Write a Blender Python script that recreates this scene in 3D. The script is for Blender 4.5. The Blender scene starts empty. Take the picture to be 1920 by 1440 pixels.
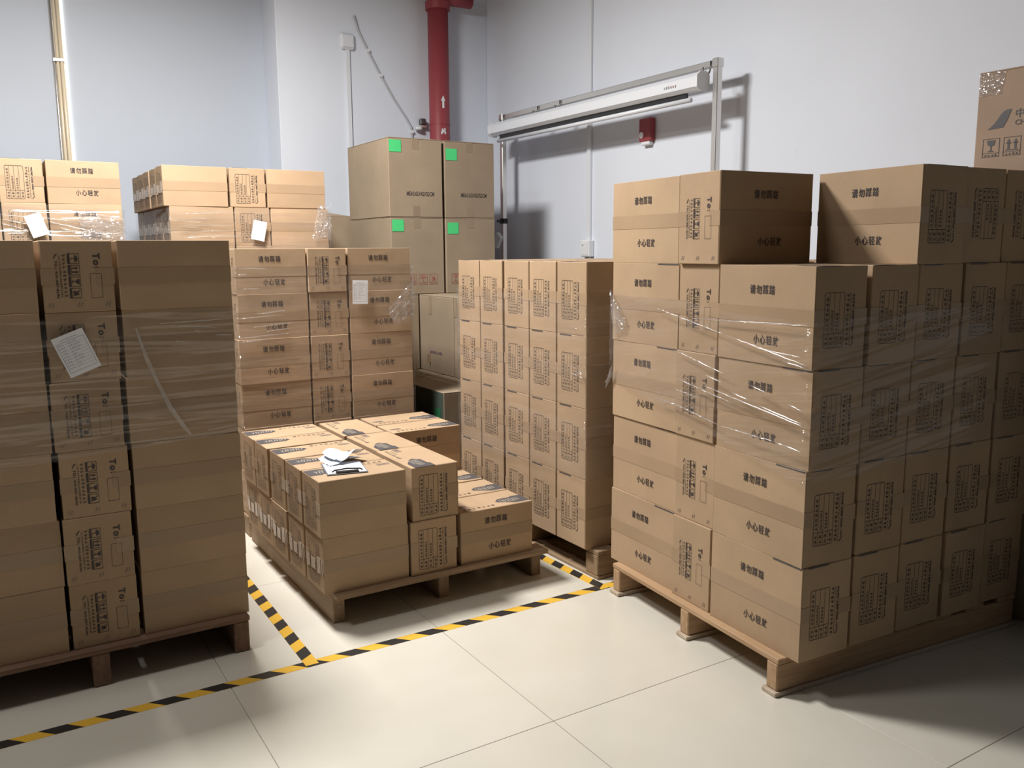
import bpy, bmesh, math, random
from mathutils import Matrix, Vector, noise
from math import radians as R, sin, cos, pi

C = bpy.context.scene.collection
sc = bpy.context.scene
random.seed(7)

# ------------------------------------------------------------------ camera
cam_d = bpy.data.cameras.new('camera')
cam_d.sensor_width = 36.0
cam_d.lens = 36.0 * 1613.9 / 1920
cam_d.clip_start = 0.05
cam = bpy.data.objects.new('camera', cam_d)
C.objects.link(cam)
def camera_matrix(loc, yaw, pitch, roll):
    F = Vector((sin(yaw) * cos(pitch), cos(yaw) * cos(pitch), -sin(pitch)))
    Rt = Vector((cos(yaw), -sin(yaw), 0)); U = Rt.cross(F)
    R2 = Rt * cos(roll) + U * sin(roll); U2 = -Rt * sin(roll) + U * cos(roll)
    m = Matrix((R2, U2, -F)).transposed().to_4x4()
    m.translation = loc
    return m
cam.matrix_world = camera_matrix((-1.4167, -2.0563, 1.4556), 0.55424, 0.15487, -0.00683)
sc.camera = cam

# ------------------------------------------------------------------ world, lamps, exposure
w = bpy.data.worlds.new('room_air'); sc.world = w; w.use_nodes = True
w.node_tree.nodes['Background'].inputs[0].default_value = (0.85, 0.9, 1.0, 1)
w.node_tree.nodes['Background'].inputs[1].default_value = 0.004
sc.view_settings.view_transform = 'Standard'
sc.view_settings.look = 'None'
sc.view_settings.exposure = 0.0
sc.view_settings.gamma = 1.0
sc.view_settings.use_curve_mapping = False
def area(name, loc, sx, sy, power, col, rot=(0, 0, 0)):
    d = bpy.data.lights.new(name, 'AREA'); d.shape = 'RECTANGLE'; d.size = sx; d.size_y = sy
    d.energy = power; d.color = col
    o = bpy.data.objects.new(name, d); C.objects.link(o); o.location = loc; o.rotation_euler = rot
    return o
area('ceiling_panel_light', (-0.78, 2.02, 3.60), 0.6, 0.6, 226, (1.0, 0.972, 0.935))
area('ceiling_panel_light', (-2.05, 0.93, 3.60), 0.6, 0.6, 40, (1.0, 0.972, 0.935))

# ------------------------------------------------------------------ helpers
def link(o, parent=None, label=None, cat=None, group=None, kind=None):
    C.objects.link(o)
    if parent is not None: o.parent = parent
    if label: o['label'] = label
    if cat: o['category'] = cat
    if group: o['group'] = group
    if kind: o['kind'] = kind
    return o

class MB:
    def __init__(s): s.v = []; s.f = []; s.m = []; s.uv = None
    def add(s, vs, fs, mi=0):
        b = len(s.v); s.v += [tuple(p) for p in vs]; s.f += [tuple(i + b for i in f) for f in fs]; s.m += [mi] * len(fs); return s
    def box(s, x0, x1, y0, y1, z0, z1, mi=0, bev=0.0):
        if bev <= 0:
            vs = [(x, y, z) for x in (x0, x1) for y in (y0, y1) for z in (z0, z1)]
            fs = [(0, 1, 3, 2), (4, 6, 7, 5), (0, 4, 5, 1), (2, 3, 7, 6), (0, 2, 6, 4), (1, 5, 7, 3)]
            return s.add(vs, fs, mi)
        b = bev; vs = []; idx = {}
        for ix, X in enumerate((x0, x1)):
            for iy, Y in enumerate((y0, y1)):
                for iz, Z in enumerate((z0, z1)):
                    sx, sy, sz = (1 - 2 * ix), (1 - 2 * iy), (1 - 2 * iz)
                    for a, p in enumerate(((X, Y + sy * b, Z + sz * b), (X + sx * b, Y, Z + sz * b), (X + sx * b, Y + sy * b, Z))):
                        idx[(ix, iy, iz, a)] = len(vs); vs.append(p)
        I = idx; fs = []
        for i in (0, 1):
            q = [I[(i, 0, 0, 0)], I[(i, 1, 0, 0)], I[(i, 1, 1, 0)], I[(i, 0, 1, 0)]]; fs.append(q if i else q[::-1])
            q = [I[(0, i, 0, 1)], I[(0, i, 1, 1)], I[(1, i, 1, 1)], I[(1, i, 0, 1)]]; fs.append(q if i else q[::-1])
            q = [I[(0, 0, i, 2)], I[(1, 0, i, 2)], I[(1, 1, i, 2)], I[(0, 1, i, 2)]]; fs.append(q if i else q[::-1])
            for j in (0, 1):
                fs.append([I[(i, j, 0, 0)], I[(i, j, 1, 0)], I[(i, j, 1, 1)], I[(i, j, 0, 1)]])
                fs.append([I[(i, 0, j, 0)], I[(i, 1, j, 0)], I[(i, 1, j, 2)], I[(i, 0, j, 2)]])
                fs.append([I[(0, i, j, 1)], I[(1, i, j, 1)], I[(1, i, j, 2)], I[(0, i, j, 2)]])
                for k in (0, 1):
                    fs.append([I[(i, j, k, 0)], I[(i, j, k, 1)], I[(i, j, k, 2)]])
        return s.add(vs, fs, mi)
    def tube(s, pts, r, n=10, mi=0, caps=True):
        pts = [Vector(p) for p in pts]; vs = []; fs = []; up = None
        for i, p in enumerate(pts):
            t = (pts[min(i + 1, len(pts) - 1)] - pts[max(i - 1, 0)]).normalized()
            if up is None:
                up = Vector((0, 0, 1)) if abs(t.z) < 0.9 else Vector((1, 0, 0))
            a = t.cross(up).normalized(); bb = a.cross(t).normalized(); up = bb
            rr = r[i] if isinstance(r, (list, tuple)) else r
            for k in range(n):
                an = 2 * pi * k / n
                vs.append(p + a * (cos(an) * rr) + bb * (sin(an) * rr))
        for i in range(len(pts) - 1):
            for k in range(n):
                fs.append((i * n + k, i * n + (k + 1) % n, (i + 1) * n + (k + 1) % n, (i + 1) * n + k))
        if caps:
            fs.append(tuple(range(n))[::-1]); fs.append(tuple((len(pts) - 1) * n + k for k in range(n)))
        return s.add(vs, fs, mi)
    def mesh(s, name, mats, smooth=False, normals=True):
        me = bpy.data.meshes.new(name); me.from_pydata(s.v, [], s.f)
        for m in (mats if isinstance(mats, (list, tuple)) else [mats]): me.materials.append(m)
        for p, mi in zip(me.polygons, s.m): p.material_index = mi; p.use_smooth = smooth
        if normals:
            b = bmesh.new(); b.from_mesh(me); bmesh.ops.recalc_face_normals(b, faces=b.faces); b.to_mesh(me); b.free()
        me.update(); return me
    def obj(s, name, mats, parent=None, smooth=False, **k):
        return link(bpy.data.objects.new(name, s.mesh(name, mats, smooth)), parent, **k)

def empty(name, loc, rz=0, **k):
    o = bpy.data.objects.new(name, None); o.empty_display_size = 0.1
    o.location = loc; o.rotation_euler = (0, 0, rz)
    return link(o, **k)

# ------------------------------------------------------------------ materials
def mat(name, col, rough=0.6, metal=0.0, spec=0.5, trans=0):
    m = bpy.data.materials.new(name); m.use_nodes = True
    b = m.node_tree.nodes['Principled BSDF']
    b.inputs['Base Color'].default_value = (*col, 1); b.inputs['Roughness'].default_value = rough
    b.inputs['Metallic'].default_value = metal; b.inputs['Specular IOR Level'].default_value = spec
    return m
def N(m, t, **k):
    n = m.node_tree.nodes.new(t)
    for a, v in k.items(): setattr(n, a, v)
    return n
def L(m, a, b): m.node_tree.links.new(a, b)
def bsdf(m): return m.node_tree.nodes['Principled BSDF']

def cardboard(name, col, rough=0.75, var=0.10):
    m = mat(name, col, rough, spec=0.25); b = bsdf(m)
    tc = N(m, 'ShaderNodeTexCoord'); oi = N(m, 'ShaderNodeObjectInfo')
    mp = N(m, 'ShaderNodeMapping'); mp.inputs['Scale'].default_value = (3, 3, 3); L(m, tc.outputs['Object'], mp.inputs[0])
    ad = N(m, 'ShaderNodeVectorMath', operation='ADD'); L(m, mp.outputs[0], ad.inputs[0])
    sc_ = N(m, 'ShaderNodeVectorMath', operation='SCALE'); sc_.inputs[0].default_value = (17, 31, 23); L(m, oi.outputs['Random'], sc_.inputs['Scale']); L(m, sc_.outputs[0], ad.inputs[1])
    n1 = N(m, 'ShaderNodeTexNoise'); n1.inputs['Scale'].default_value = 1.3; n1.inputs['Detail'].default_value = 5; L(m, ad.outputs[0], n1.inputs[0])
    n2 = N(m, 'ShaderNodeTexNoise'); n2.inputs['Scale'].default_value = 90; n2.inputs['Detail'].default_value = 3; L(m, tc.outputs['Object'], n2.inputs[0])
    hsv = N(m, 'ShaderNodeHueSaturation'); hsv.inputs['Color'].default_value = (*col, 1)
    mr = N(m, 'ShaderNodeMapRange'); mr.inputs['To Min'].default_value = 1 - var; mr.inputs['To Max'].default_value = 1 + var; mr.inputs['From Min'].default_value = .25; mr.inputs['From Max'].default_value = .75; L(m, n1.outputs['Fac'], mr.inputs['Value'])
    mr2 = N(m, 'ShaderNodeMapRange'); mr2.inputs['To Min'].default_value = .95; mr2.inputs['To Max'].default_value = 1.05; L(m, oi.outputs['Random'], mr2.inputs['Value'])
    mr3 = N(m, 'ShaderNodeMapRange'); mr3.inputs['To Min'].default_value = .95; mr3.inputs['To Max'].default_value = 1.05; L(m, n2.outputs['Fac'], mr3.inputs['Value'])
    mu = N(m, 'ShaderNodeMath', operation='MULTIPLY'); L(m, mr.outputs[0], mu.inputs[0]); L(m, mr2.outputs[0], mu.inputs[1])
    mu2 = N(m, 'ShaderNodeMath', operation='MULTIPLY'); L(m, mu.outputs[0], mu2.inputs[0]); L(m, mr3.outputs[0], mu2.inputs[1])
    L(m, mu2.outputs[0], hsv.inputs['Value']); L(m, hsv.outputs[0], b.inputs['Base Color'])
    # fine corrugation relief and soft dents
    n3 = N(m, 'ShaderNodeTexNoise'); n3.inputs['Scale'].default_value = 7; n3.inputs['Detail'].default_value = 2; L(m, tc.outputs['Object'], n3.inputs[0])
    bp = N(m, 'ShaderNodeBump'); bp.inputs['Strength'].default_value = .12; bp.inputs['Distance'].default_value = .02; L(m, n3.outputs['Fac'], bp.inputs['Height']); L(m, bp.outputs[0], b.inputs['Normal'])
    return m

KRAFT = cardboard('kraft_cardboard', (0.425, 0.298, 0.188))
KRAFT_EDGE = cardboard('kraft_flap', (0.435, 0.306, 0.194))
KRAFT_GREY = cardboard('grey_brown_cardboard', (0.315, 0.245, 0.172))
CARD_IN = cardboard('cardboard_inside', (0.36, 0.27, 0.18))
TAPE_BR = cardboard('brown_packing_tape', (0.38, 0.268, 0.172), rough=0.28, var=.06)
TAPE_PALE = cardboard('pale_torn_tape', (0.44, 0.36, 0.285), rough=0.3, var=.2)
TAPE_CLEAR = mat('glossy_clear_tape', (0.52, 0.38, 0.26), 0.12)
TAPE_GREY = cardboard('faint_packing_tape', (0.285, 0.215, 0.150), rough=0.3, var=.06)
INK = mat('dark_printing_ink', (0.055, 0.042, 0.040), 0.6)
INK_LOGO = mat('charcoal_logo_ink', (0.075, 0.07, 0.075), 0.5)
INK_RED = mat('faded_red_ink', (0.33, 0.13, 0.10), 0.7)
INK_LIGHT = mat('pale_logo_lettering', (0.42, 0.36, 0.29), 0.6)
INK_BAR = mat('grey_barcode_ink', (0.22, 0.17, 0.15), 0.6)
INK_VIOLET = mat('violet_ink', (0.10, 0.055, 0.12), 0.6)
GREEN = mat('green_sticker', (0.07, 0.62, 0.20), 0.55)
PAPER = mat('white_paper', (0.86, 0.87, 0.90), 0.6)
PAPER_INK = mat('grey_paper_ink', (0.35, 0.37, 0.42), 0.6)
PAPER_BLUE = mat('bluish_carbon_slip', (0.62, 0.70, 0.84), 0.6)
WHITE_PL = mat('white_plastic', (0.80, 0.81, 0.83), 0.3)
WHITE_MET = mat('white_lacquered_metal', (0.76, 0.79, 0.84), 0.35)
BLACK_PL = mat('black_plastic', (0.02, 0.02, 0.022), 0.4)
STEEL = mat('polished_steel', (0.72, 0.70, 0.67), 0.30, metal=0.85)
STEEL_DK = mat('dark_steel_wire', (0.16, 0.16, 0.16), 0.35, metal=1.0)
RED = mat('red_pipe_paint', (0.33, 0.055, 0.068), 0.5)
CREAM = mat('cream_lacquer', (0.72, 0.62, 0.46), 0.25)
YELLOW = mat('yellow_floor_tape', (0.78, 0.46, 0.055), 0.35)
BLACK_T = mat('black_floor_tape', (0.03, 0.028, 0.027), 0.35)
SHADE_SHEET = mat('painted_shade_green_grey', (0.055, 0.075, 0.06), 0.5)  # dark sheet colour that paints the shade on the low cartons' sides

def wood(name, c1, c2):
    m = mat(name, c1, 0.65, spec=0.3); b = bsdf(m)
    tc = N(m, 'ShaderNodeTexCoord'); oi = N(m, 'ShaderNodeObjectInfo')
    mp = N(m, 'ShaderNodeMapping'); mp.inputs['Scale'].default_value = (2.5, 30, 30); L(m, tc.outputs['Object'], mp.inputs[0])
    sc_ = N(m, 'ShaderNodeVectorMath', operation='SCALE'); sc_.inputs[0].default_value = (9, 13, 5); L(m, oi.outputs['Random'], sc_.inputs['Scale'])
    ad = N(m, 'ShaderNodeVectorMath', operation='ADD'); L(m, mp.outputs[0], ad.inputs[0]); L(m, sc_.outputs[0], ad.inputs[1])
    n1 = N(m, 'ShaderNodeTexNoise'); n1.inputs['Scale'].default_value = 1.0; n1.inputs['Detail'].default_value = 6; n1.inputs['Distortion'].default_value = 1.2; L(m, ad.outputs[0], n1.inputs[0])
    cr = N(m, 'ShaderNodeValToRGB'); cr.color_ramp.elements[0].position = .3; cr.color_ramp.elements[1].position = .72
    cr.color_ramp.elements[0].color = (*c2, 1); cr.color_ramp.elements[1].color = (*c1, 1); L(m, n1.outputs['Fac'], cr.inputs[0])
    vo = N(m, 'ShaderNodeTexVoronoi'); vo.inputs['Scale'].default_value = 5.0; L(m, ad.outputs[0], vo.inputs[0])
    kr = N(m, 'ShaderNodeValToRGB'); kr.color_ramp.elements[0].position = .02; kr.color_ramp.elements[1].position = .07
    kr.color_ramp.elements[0].color = (.25, .2, .15, 1); kr.color_ramp.elements[1].color = (1, 1, 1, 1); L(m, vo.outputs['Distance'], kr.inputs[0])
    mx = N(m, 'ShaderNodeMixRGB', blend_type='MULTIPLY'); mx.inputs[0].default_value = .7; L(m, cr.outputs[0], mx.inputs[1]); L(m, kr.outputs[0], mx.inputs[2])
    L(m, mx.outputs[0], b.inputs['Base Color'])
    bp = N(m, 'ShaderNodeBump'); bp.inputs['Strength'].default_value = .3; bp.inputs['Distance'].default_value = .004; L(m, n1.outputs['Fac'], bp.inputs['Height']); L(m, bp.outputs[0], b.inputs['Normal'])
    return m
WOOD = wood('pale_pallet_pine', (0.50, 0.335, 0.20), (0.36, 0.225, 0.125))
WOOD_PALE = wood('bleached_skid_pine', (0.55, 0.46, 0.36), (0.44, 0.34, 0.25))
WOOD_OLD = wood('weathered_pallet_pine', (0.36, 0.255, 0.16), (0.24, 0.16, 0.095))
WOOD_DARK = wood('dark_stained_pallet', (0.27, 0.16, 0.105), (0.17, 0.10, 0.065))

def wallpaint(name, col):
    m = mat(name, col, 0.55, spec=0.3); b = bsdf(m)
    tc = N(m, 'ShaderNodeTexCoord')
    n1 = N(m, 'ShaderNodeTexNoise'); n1.inputs['Scale'].default_value = .9; n1.inputs['Detail'].default_value = 6; L(m, tc.outputs['Object'], n1.inputs[0])
    n2 = N(m, 'ShaderNodeTexNoise'); n2.inputs['Scale'].default_value = 14; n2.inputs['Detail'].default_value = 4; L(m, tc.outputs['Object'], n2.inputs[0])
    cr = N(m, 'ShaderNodeValToRGB'); cr.color_ramp.elements[0].position = .3; cr.color_ramp.elements[1].position = .7
    cr.color_ramp.elements[0].color = (*[c * .96 for c in col], 1); cr.color_ramp.elements[1].color = (*[min(1, c * 1.03) for c in col], 1)
    L(m, n1.outputs['Fac'], cr.inputs[0])
    # small scuffs and grey smears
    sm = N(m, 'ShaderNodeTexNoise'); sm.inputs['Scale'].default_value = 3.2; sm.inputs['Detail'].default_value = 2; L(m, tc.outputs['Object'], sm.inputs[0])
    sr = N(m, 'ShaderNodeValToRGB'); sr.color_ramp.elements[0].position = .74; sr.color_ramp.elements[1].position = .80
    sr.color_ramp.elements[0].color = (1, 1, 1, 1); sr.color_ramp.elements[1].color = (.90, .88, .88, 1); L(m, sm.outputs['Fac'], sr.inputs[0])
    mx = N(m, 'ShaderNodeMixRGB', blend_type='MULTIPLY'); mx.inputs[0].default_value = 1; L(m, cr.outputs[0], mx.inputs[1]); L(m, sr.outputs[0], mx.inputs[2])
    L(m, mx.outputs[0], b.inputs['Base Color'])
    bp = N(m, 'ShaderNodeBump'); bp.inputs['Strength'].default_value = .06; bp.inputs['Distance'].default_value = .01; L(m, n2.outputs['Fac'], bp.inputs['Height']); L(m, bp.outputs[0], b.inputs['Normal'])
    return m
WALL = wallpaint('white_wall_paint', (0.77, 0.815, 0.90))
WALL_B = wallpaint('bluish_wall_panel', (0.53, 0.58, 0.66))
CEIL = wallpaint('grey_ceiling_paint', (0.14, 0.145, 0.15))
FAR = wallpaint('far_room_paint', (0.12, 0.12, 0.12))
GROUT = mat('grey_grout', (0.42, 0.39, 0.34), 0.8)
def tilemat():
    m = mat('polished_cream_tile', (0.80, 0.755, 0.655), 0.16, spec=0.5); b = bsdf(m)
    tc = N(m, 'ShaderNodeTexCoord'); oi = N(m, 'ShaderNodeObjectInfo')
    sc_ = N(m, 'ShaderNodeVectorMath', operation='SCALE'); sc_.inputs[0].default_value = (19, 3, 5); L(m, oi.outputs['Random'], sc_.inputs['Scale'])
    ad = N(m, 'ShaderNodeVectorMath', operation='ADD'); L(m, tc.outputs['Object'], ad.inputs[0]); L(m, sc_.outputs[0], ad.inputs[1])
    n1 = N(m, 'ShaderNodeTexNoise'); n1.inputs['Scale'].default_value = 4; n1.inputs['Detail'].default_value = 5; L(m, ad.outputs[0], n1.inputs[0])
    cr = N(m, 'ShaderNodeValToRGB'); cr.color_ramp.elements[0].position = .3; cr.color_ramp.elements[1].position = .7
    cr.color_ramp.elements[0].color = (.645, .61, .525, 1); cr.color_ramp.elements[1].color = (.68, .648, .568, 1); L(m, n1.outputs['Fac'], cr.inputs[0]); L(m, cr.outputs[0], b.inputs['Base Color'])
    n2 = N(m, 'ShaderNodeTexNoise'); n2.inputs['Scale'].default_value = 2.5; n2.inputs['Detail'].default_value = 6; L(m, ad.outputs[0], n2.inputs[0])
    mr = N(m, 'ShaderNodeMapRange'); mr.inputs['To Min'].default_value = .10; mr.inputs['To Max'].default_value = .26; L(m, n2.outputs['Fac'], mr.inputs['Value']); L(m, mr.outputs[0], b.inputs['Roughness'])
    return m
TILE = tilemat()

def filmmat(name, milk, gloss, tilt=0.0, bump=1.0, streak=17, dist=.075):
    m = bpy.data.materials.new(name); m.use_nodes = True; nt = m.node_tree
    for n in list(nt.nodes): nt.nodes.remove(n)
    out = N(m, 'ShaderNodeOutputMaterial'); tr = N(m, 'ShaderNodeBsdfTransparent'); tr.inputs[0].default_value = (.99, .99, .99, 1)
    gl = N(m, 'ShaderNodeBsdfGlossy'); gl.inputs['Roughness'].default_value = .07
    df = N(m, 'ShaderNodeBsdfDiffuse'); df.inputs[0].default_value = (.75, .73, .74, 1)
    uv = N(m, 'ShaderNodeUVMap'); mp = N(m, 'ShaderNodeMapping'); L(m, uv.outputs[0], mp.inputs[0])
    mp.inputs['Rotation'].default_value = (0, 0, tilt); 
    mp2 = N(m, 'ShaderNodeMapping'); mp2.inputs['Scale'].default_value = (1.1, streak, 1); L(m, mp.outputs[0], mp2.inputs[0])
    n1 = N(m, 'ShaderNodeTexNoise'); n1.inputs['Scale'].default_value = 1; n1.inputs['Detail'].default_value = 2.2; n1.inputs['Roughness'].default_value = .42; n1.inputs['Distortion'].default_value = .35; L(m, mp2.outputs[0], n1.inputs[0])
    bp = N(m, 'ShaderNodeBump'); bp.inputs['Strength'].default_value = bump; bp.inputs['Distance'].default_value = dist; L(m, n1.outputs['Fac'], bp.inputs['Height'])
    L(m, bp.outputs[0], gl.inputs['Normal'])
    fr = N(m, 'ShaderNodeFresnel'); fr.inputs['IOR'].default_value = 1.3
    fm = N(m, 'ShaderNodeMath', operation='MINIMUM'); fm.inputs[1].default_value = gloss * 2; L(m, fr.outputs[0], fm.inputs[0])
    fm2 = N(m, 'ShaderNodeMath', operation='MAXIMUM'); fm2.inputs[1].default_value = gloss; L(m, fm.outputs[0], fm2.inputs[0]); fm = fm2
    mx1 = N(m, 'ShaderNodeMixShader'); L(m, fm.outputs[0], mx1.inputs[0]); L(m, tr.outputs[0], mx1.inputs[1]); L(m, gl.outputs[0], mx1.inputs[2])
    cr = N(m, 'ShaderNodeMapRange'); cr.inputs['From Min'].default_value = .35; cr.inputs['From Max'].default_value = .75; cr.inputs['To Min'].default_value = milk * .4; cr.inputs['To Max'].default_value = milk * 2.2; L(m, n1.outputs['Fac'], cr.inputs['Value'])
    mx2 = N(m, 'ShaderNodeMixShader'); L(m, cr.outputs[0], mx2.inputs[0]); L(m, mx1.outputs[0], mx2.inputs[1]); L(m, df.outputs[0], mx2.inputs[2])
    L(m, mx2.outputs[0], out.inputs[0])
    return m
FILM = filmmat('clear_stretch_film', .035, .05)
FILM_T = filmmat('clear_stretch_film_diagonal', .03, .05, tilt=R(-9))
FILM_C = filmmat('crumpled_stretch_film', .12, .20, bump=.6, streak=9, dist=.03)

# ------------------------------------------------------------------ flat printing (2D layouts turned into thin meshes)
_txt = {}
def text_geo(body, bold=0.0):
    k = (body, bold)
    if k not in _txt:
        cu = bpy.data.curves.new('t', 'FONT'); cu.body = body; cu.size = 1.0; cu.resolution_u = 2; cu.offset = bold
        cu.align_x = 'LEFT'; cu.fill_mode = 'FRONT'
        o = bpy.data.objects.new('t', cu); C.objects.link(o)
        dg = bpy.context.evaluated_depsgraph_get(); me = bpy.data.meshes.new_from_object(o.evaluated_get(dg))
        vs = [(v.co.x, v.co.y) for v in me.vertices]; fs = [tuple(p.vertices) for p in me.polygons]
        bpy.data.objects.remove(o); bpy.data.curves.remove(cu); bpy.data.meshes.remove(me)
        _txt[k] = (vs, fs)
    return _txt[k]
class P2:
    """2D print: everything in metres, optional rotated reading frame."""
    def __init__(s, rot=0, org=(0, 0)): s.mb = MB(); s.set(rot, org)
    def set(s, rot=0, org=(0, 0)): s.c, s.s = cos(rot), sin(rot); s.o = org; return s
    def T(s, p): return (s.o[0] + s.c * p[0] - s.s * p[1], s.o[1] + s.s * p[0] + s.c * p[1], 0)
    def poly(s, pts, mi=0, z=0):
        pts = [s.T(p) for p in pts]; pts = [(a, b, z) for a, b, _ in pts]; s.mb.add(pts, [tuple(range(len(pts)))], mi); return s
    def rect(s, x0, y0, x1, y1, mi=0, z=0): return s.poly([(x0, y0), (x1, y0), (x1, y1), (x0, y1)], mi, z)
    def frame(s, x0, y0, x1, y1, t, mi=0, r=0):
        s.rect(x0 + r, y0, x1 - r, y0 + t, mi); s.rect(x0 + r, y1 - t, x1 - r, y1, mi); s.rect(x0, y0 + r, x0 + t, y1 - r, mi); s.rect(x1 - t, y0 + r, x1, y1 - r, mi)
        if r:
            for cx, cy, a0 in ((x1 - r, y1 - r, 0), (x0 + r, y1 - r, pi / 2), (x0 + r, y0 + r, pi), (x1 - r, y0 + r, 1.5 * pi)):
                o = []; i_ = []
                for k in range(4):
                    a = a0 + k * pi / 6; o.append((cx + r * cos(a), cy + r * sin(a))); i_.append((cx + (r - t) * cos(a), cy + (r - t) * sin(a)))
                for k in range(3): s.poly([o[k], o[k + 1], i_[k + 1], i_[k]], mi)
        return s
    def text(s, body, x, y, h, width=None, bold=0.012, mi=0, center=False, z=0):
        vs, fs = text_geo(body, bold)
        if not vs: return s
        x0 = min(v[0] for v in vs); x1 = max(v[0] for v in vs); y0 = min(v[1] for v in vs); y1 = max(v[1] for v in vs)
        ky = h / (y1 - y0); kx = (width / (x1 - x0)) if width else ky
        ox = x - ((x1 - x0) * kx / 2 if center else 0)
        pts = [s.T((ox + (a - x0) * kx, y + (b - y0) * ky)) for a, b in vs]
        s.mb.add([(a, b, z) for a, b, _ in pts], fs, mi); return s
    def glyphs(s, n, x, y, h, step, mi=0, seed=0):
        rn = random.Random(seed)
        for i in range(n):
            X = x + i * step; W_ = step * .82; t = h * .11
            for k in range(rn.choice((2, 3, 3, 4))):
                yy = y + h * (k + .1) / 4 + rn.random() * h * .06; a = rn.random() * .25; b = 1 - rn.random() * .25
                s.rect(X + W_ * a, yy, X + W_ * b, yy + t, mi)
            for k in range(rn.choice((1, 2, 2))):
                xx = X + W_ * (.12 + .6 * rn.random()); s.rect(xx, y, xx + t, y + h * (.75 + .25 * rn.random()), mi)
        return s
    def mesh(s, name, mats): 
        me = s.mb.mesh(name, mats, normals=False)
        return me

def icon(p, kind, x, y, w_, h_, mi=0, t=0.0012, cap=True):
    p.frame(x, y, x + w_, y + h_, t, mi)
    cx = x + w_ / 2; b = y + h_ * .28; H = h_ * .62
    if kind == 'glass':
        p.poly([(cx - w_ * .26, b + H), (cx + w_ * .26, b + H), (cx + w_ * .2, b + H * .62), (cx, b + H * .42), (cx - w_ * .2, b + H * .62)], mi)
        p.rect(cx - w_ * .035, b + H * .08, cx + w_ * .035, b + H * .45, mi); p.rect(cx - w_ * .17, b, cx + w_ * .17, b + H * .1, mi)
    elif kind == 'up':
        for s_ in (-.2, .2):
            c2 = cx + w_ * s_; p.rect(c2 - w_ * .06, b + H * .14, c2 + w_ * .06, b + H * .6, mi)
            p.poly([(c2 - w_ * .15, b + H * .58), (c2 + w_ * .15, b + H * .58), (c2, b + H)], mi)
        p.rect(cx - w_ * .36, b, cx + w_ * .36, b + H * .09, mi)
    elif kind == 'umbrella':
        pts = [(cx + w_ * .34 * cos(a), b + H * .52 + H * .45 * sin(a)) for a in [k * pi / 6 for k in range(7)]]
        p.poly(pts, mi); p.rect(cx - w_ * .03, b, cx + w_ * .03, b + H * .55, mi); p.rect(cx - w_ * .03, b, cx + w_ * .16, b + H * .07, mi)
    elif kind == 'hand':
        p.poly([(cx - w_ * .25, b + H * .2), (cx - w_ * .02, b), (cx + w_ * .25, b + H * .35), (cx + w_ * .12, b + H * .9), (cx - w_ * .08, b + H * .6)], mi)
        p.poly([(cx - w_ * .3, b + H * .9), (cx - w_ * .24, b + H), (cx + w_ * .3, b + H * .1), (cx + w_ * .24, b)], mi)
    if cap:
        p.rect(x, y + h_ * .2, x + w_, y + h_ * .2 + t * .8, mi)
        p.glyphs(4, x + w_ * .12, y + h_ * .05, h_ * .11, w_ * .2, mi, seed=hash(kind) % 7 if False else len(kind))

def print_warning(l, h):
    out = []
    for body, x, y in (('请勿踩踏', -l * .02, h * .21), ('小心轻放', l * .035, -h * .30)):
        p = P2()
        for i, ch in enumerate(body): p.text(ch, x + (i - 1.5) * .0290, y, .030, .0250, .017, center=True)
        out.append(p.mesh('warning_print', [INK]))
    return out
def print_table(wd, h):
    # reads upwards: reading x = +v, reading y = -u
    p = P2(rot=pi / 2, org=(.014, -.092))
    A, B = .170, .086
    p.frame(0, -.0, A, B, .0016, r=.008)
    p.rect(.043, 0, .0445, B)
    for k in (1, 2, 3): p.rect(0, B * k / 4, A, B * k / 4 + .0013)
    for k in range(4):
        p.glyphs(2, .006, B * k / 4 + .006, .0115, .017, seed=20 + k)
    p.glyphs(7, .050, B * .75 + .0055, .012, .0155, seed=31)
    p.glyphs(9, .050, B * .5 + .006, .009, .0075, seed=32)
    p.glyphs(5, .052, B * .25 + .006, .011, .0115, seed=33)
    p.glyphs(11, .004, -.0185, .0125, .0150, seed=34)
    p.glyphs(22, .002, -.0275, .0055, .0076, seed=35)
    p.text('400-887-8696', .045, -.0425, .0095, .12, .02)
    p.glyphs(3, .018, -.0425, .0085, .0085, seed=36)
    p.poly([(.0, -.030), (.004, -.036), (.010, -.041), (.018, -.044), (.016, -.0405), (.009, -.0365), (.004, -.0315)])
    return p.mesh('data_table_print', [INK])
def print_to(wd, h):
    # reads downwards: reading x = -v, reading y = +u
    p = P2(rot=-pi / 2, org=(0, .0725))
    p.text('T', .000, .045, .0215, .0185, .035); p.text('o', .0215, .045, .0165, .0175, .035); p.rect(.0435, .047, .0475, .0505); p.rect(.0435, .056, .0475, .0595)
    p.frame(.064, .034, .143, .068, .0010)
    for k, kd in enumerate(('umbrella', 'up', 'glass', 'hand')):
        icon(p, kd, .001 + k * .0365, -.028, .032, .034, t=.0014, cap=False); p.rect(.001 + k * .0365, -.028, .033 + k * .0365, -.021)
    p.glyphs(11, .002, -.0425, .0095, .0127, seed=41)
    p.glyphs(20, .006, -.0525, .0065, .0067, seed=42)
    p.text('TEL: 400-887-8696', .022, -.065, .0075, .12, .015)
    p.poly([(.0, -.055), (.004, -.061), (.010, -.065), (.018, -.067), (.016, -.064), (.009, -.061), (.004, -.0565)])
    # small slanted press marks near the lower edge
    me = p.mesh('address_print', [INK]); p = P2(); v = -h * .5 + .022
    for u in (-.082, 0., .082):
        for d in (-.0045, .0045): p.poly([(u + d - .004, v - .007), (u + d - .0015, v - .007), (u + d + .004, v + .007), (u + d + .0015, v + .007)], 1)
    return me, p.mesh('press_marks', [INK, INK_BAR])
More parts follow.
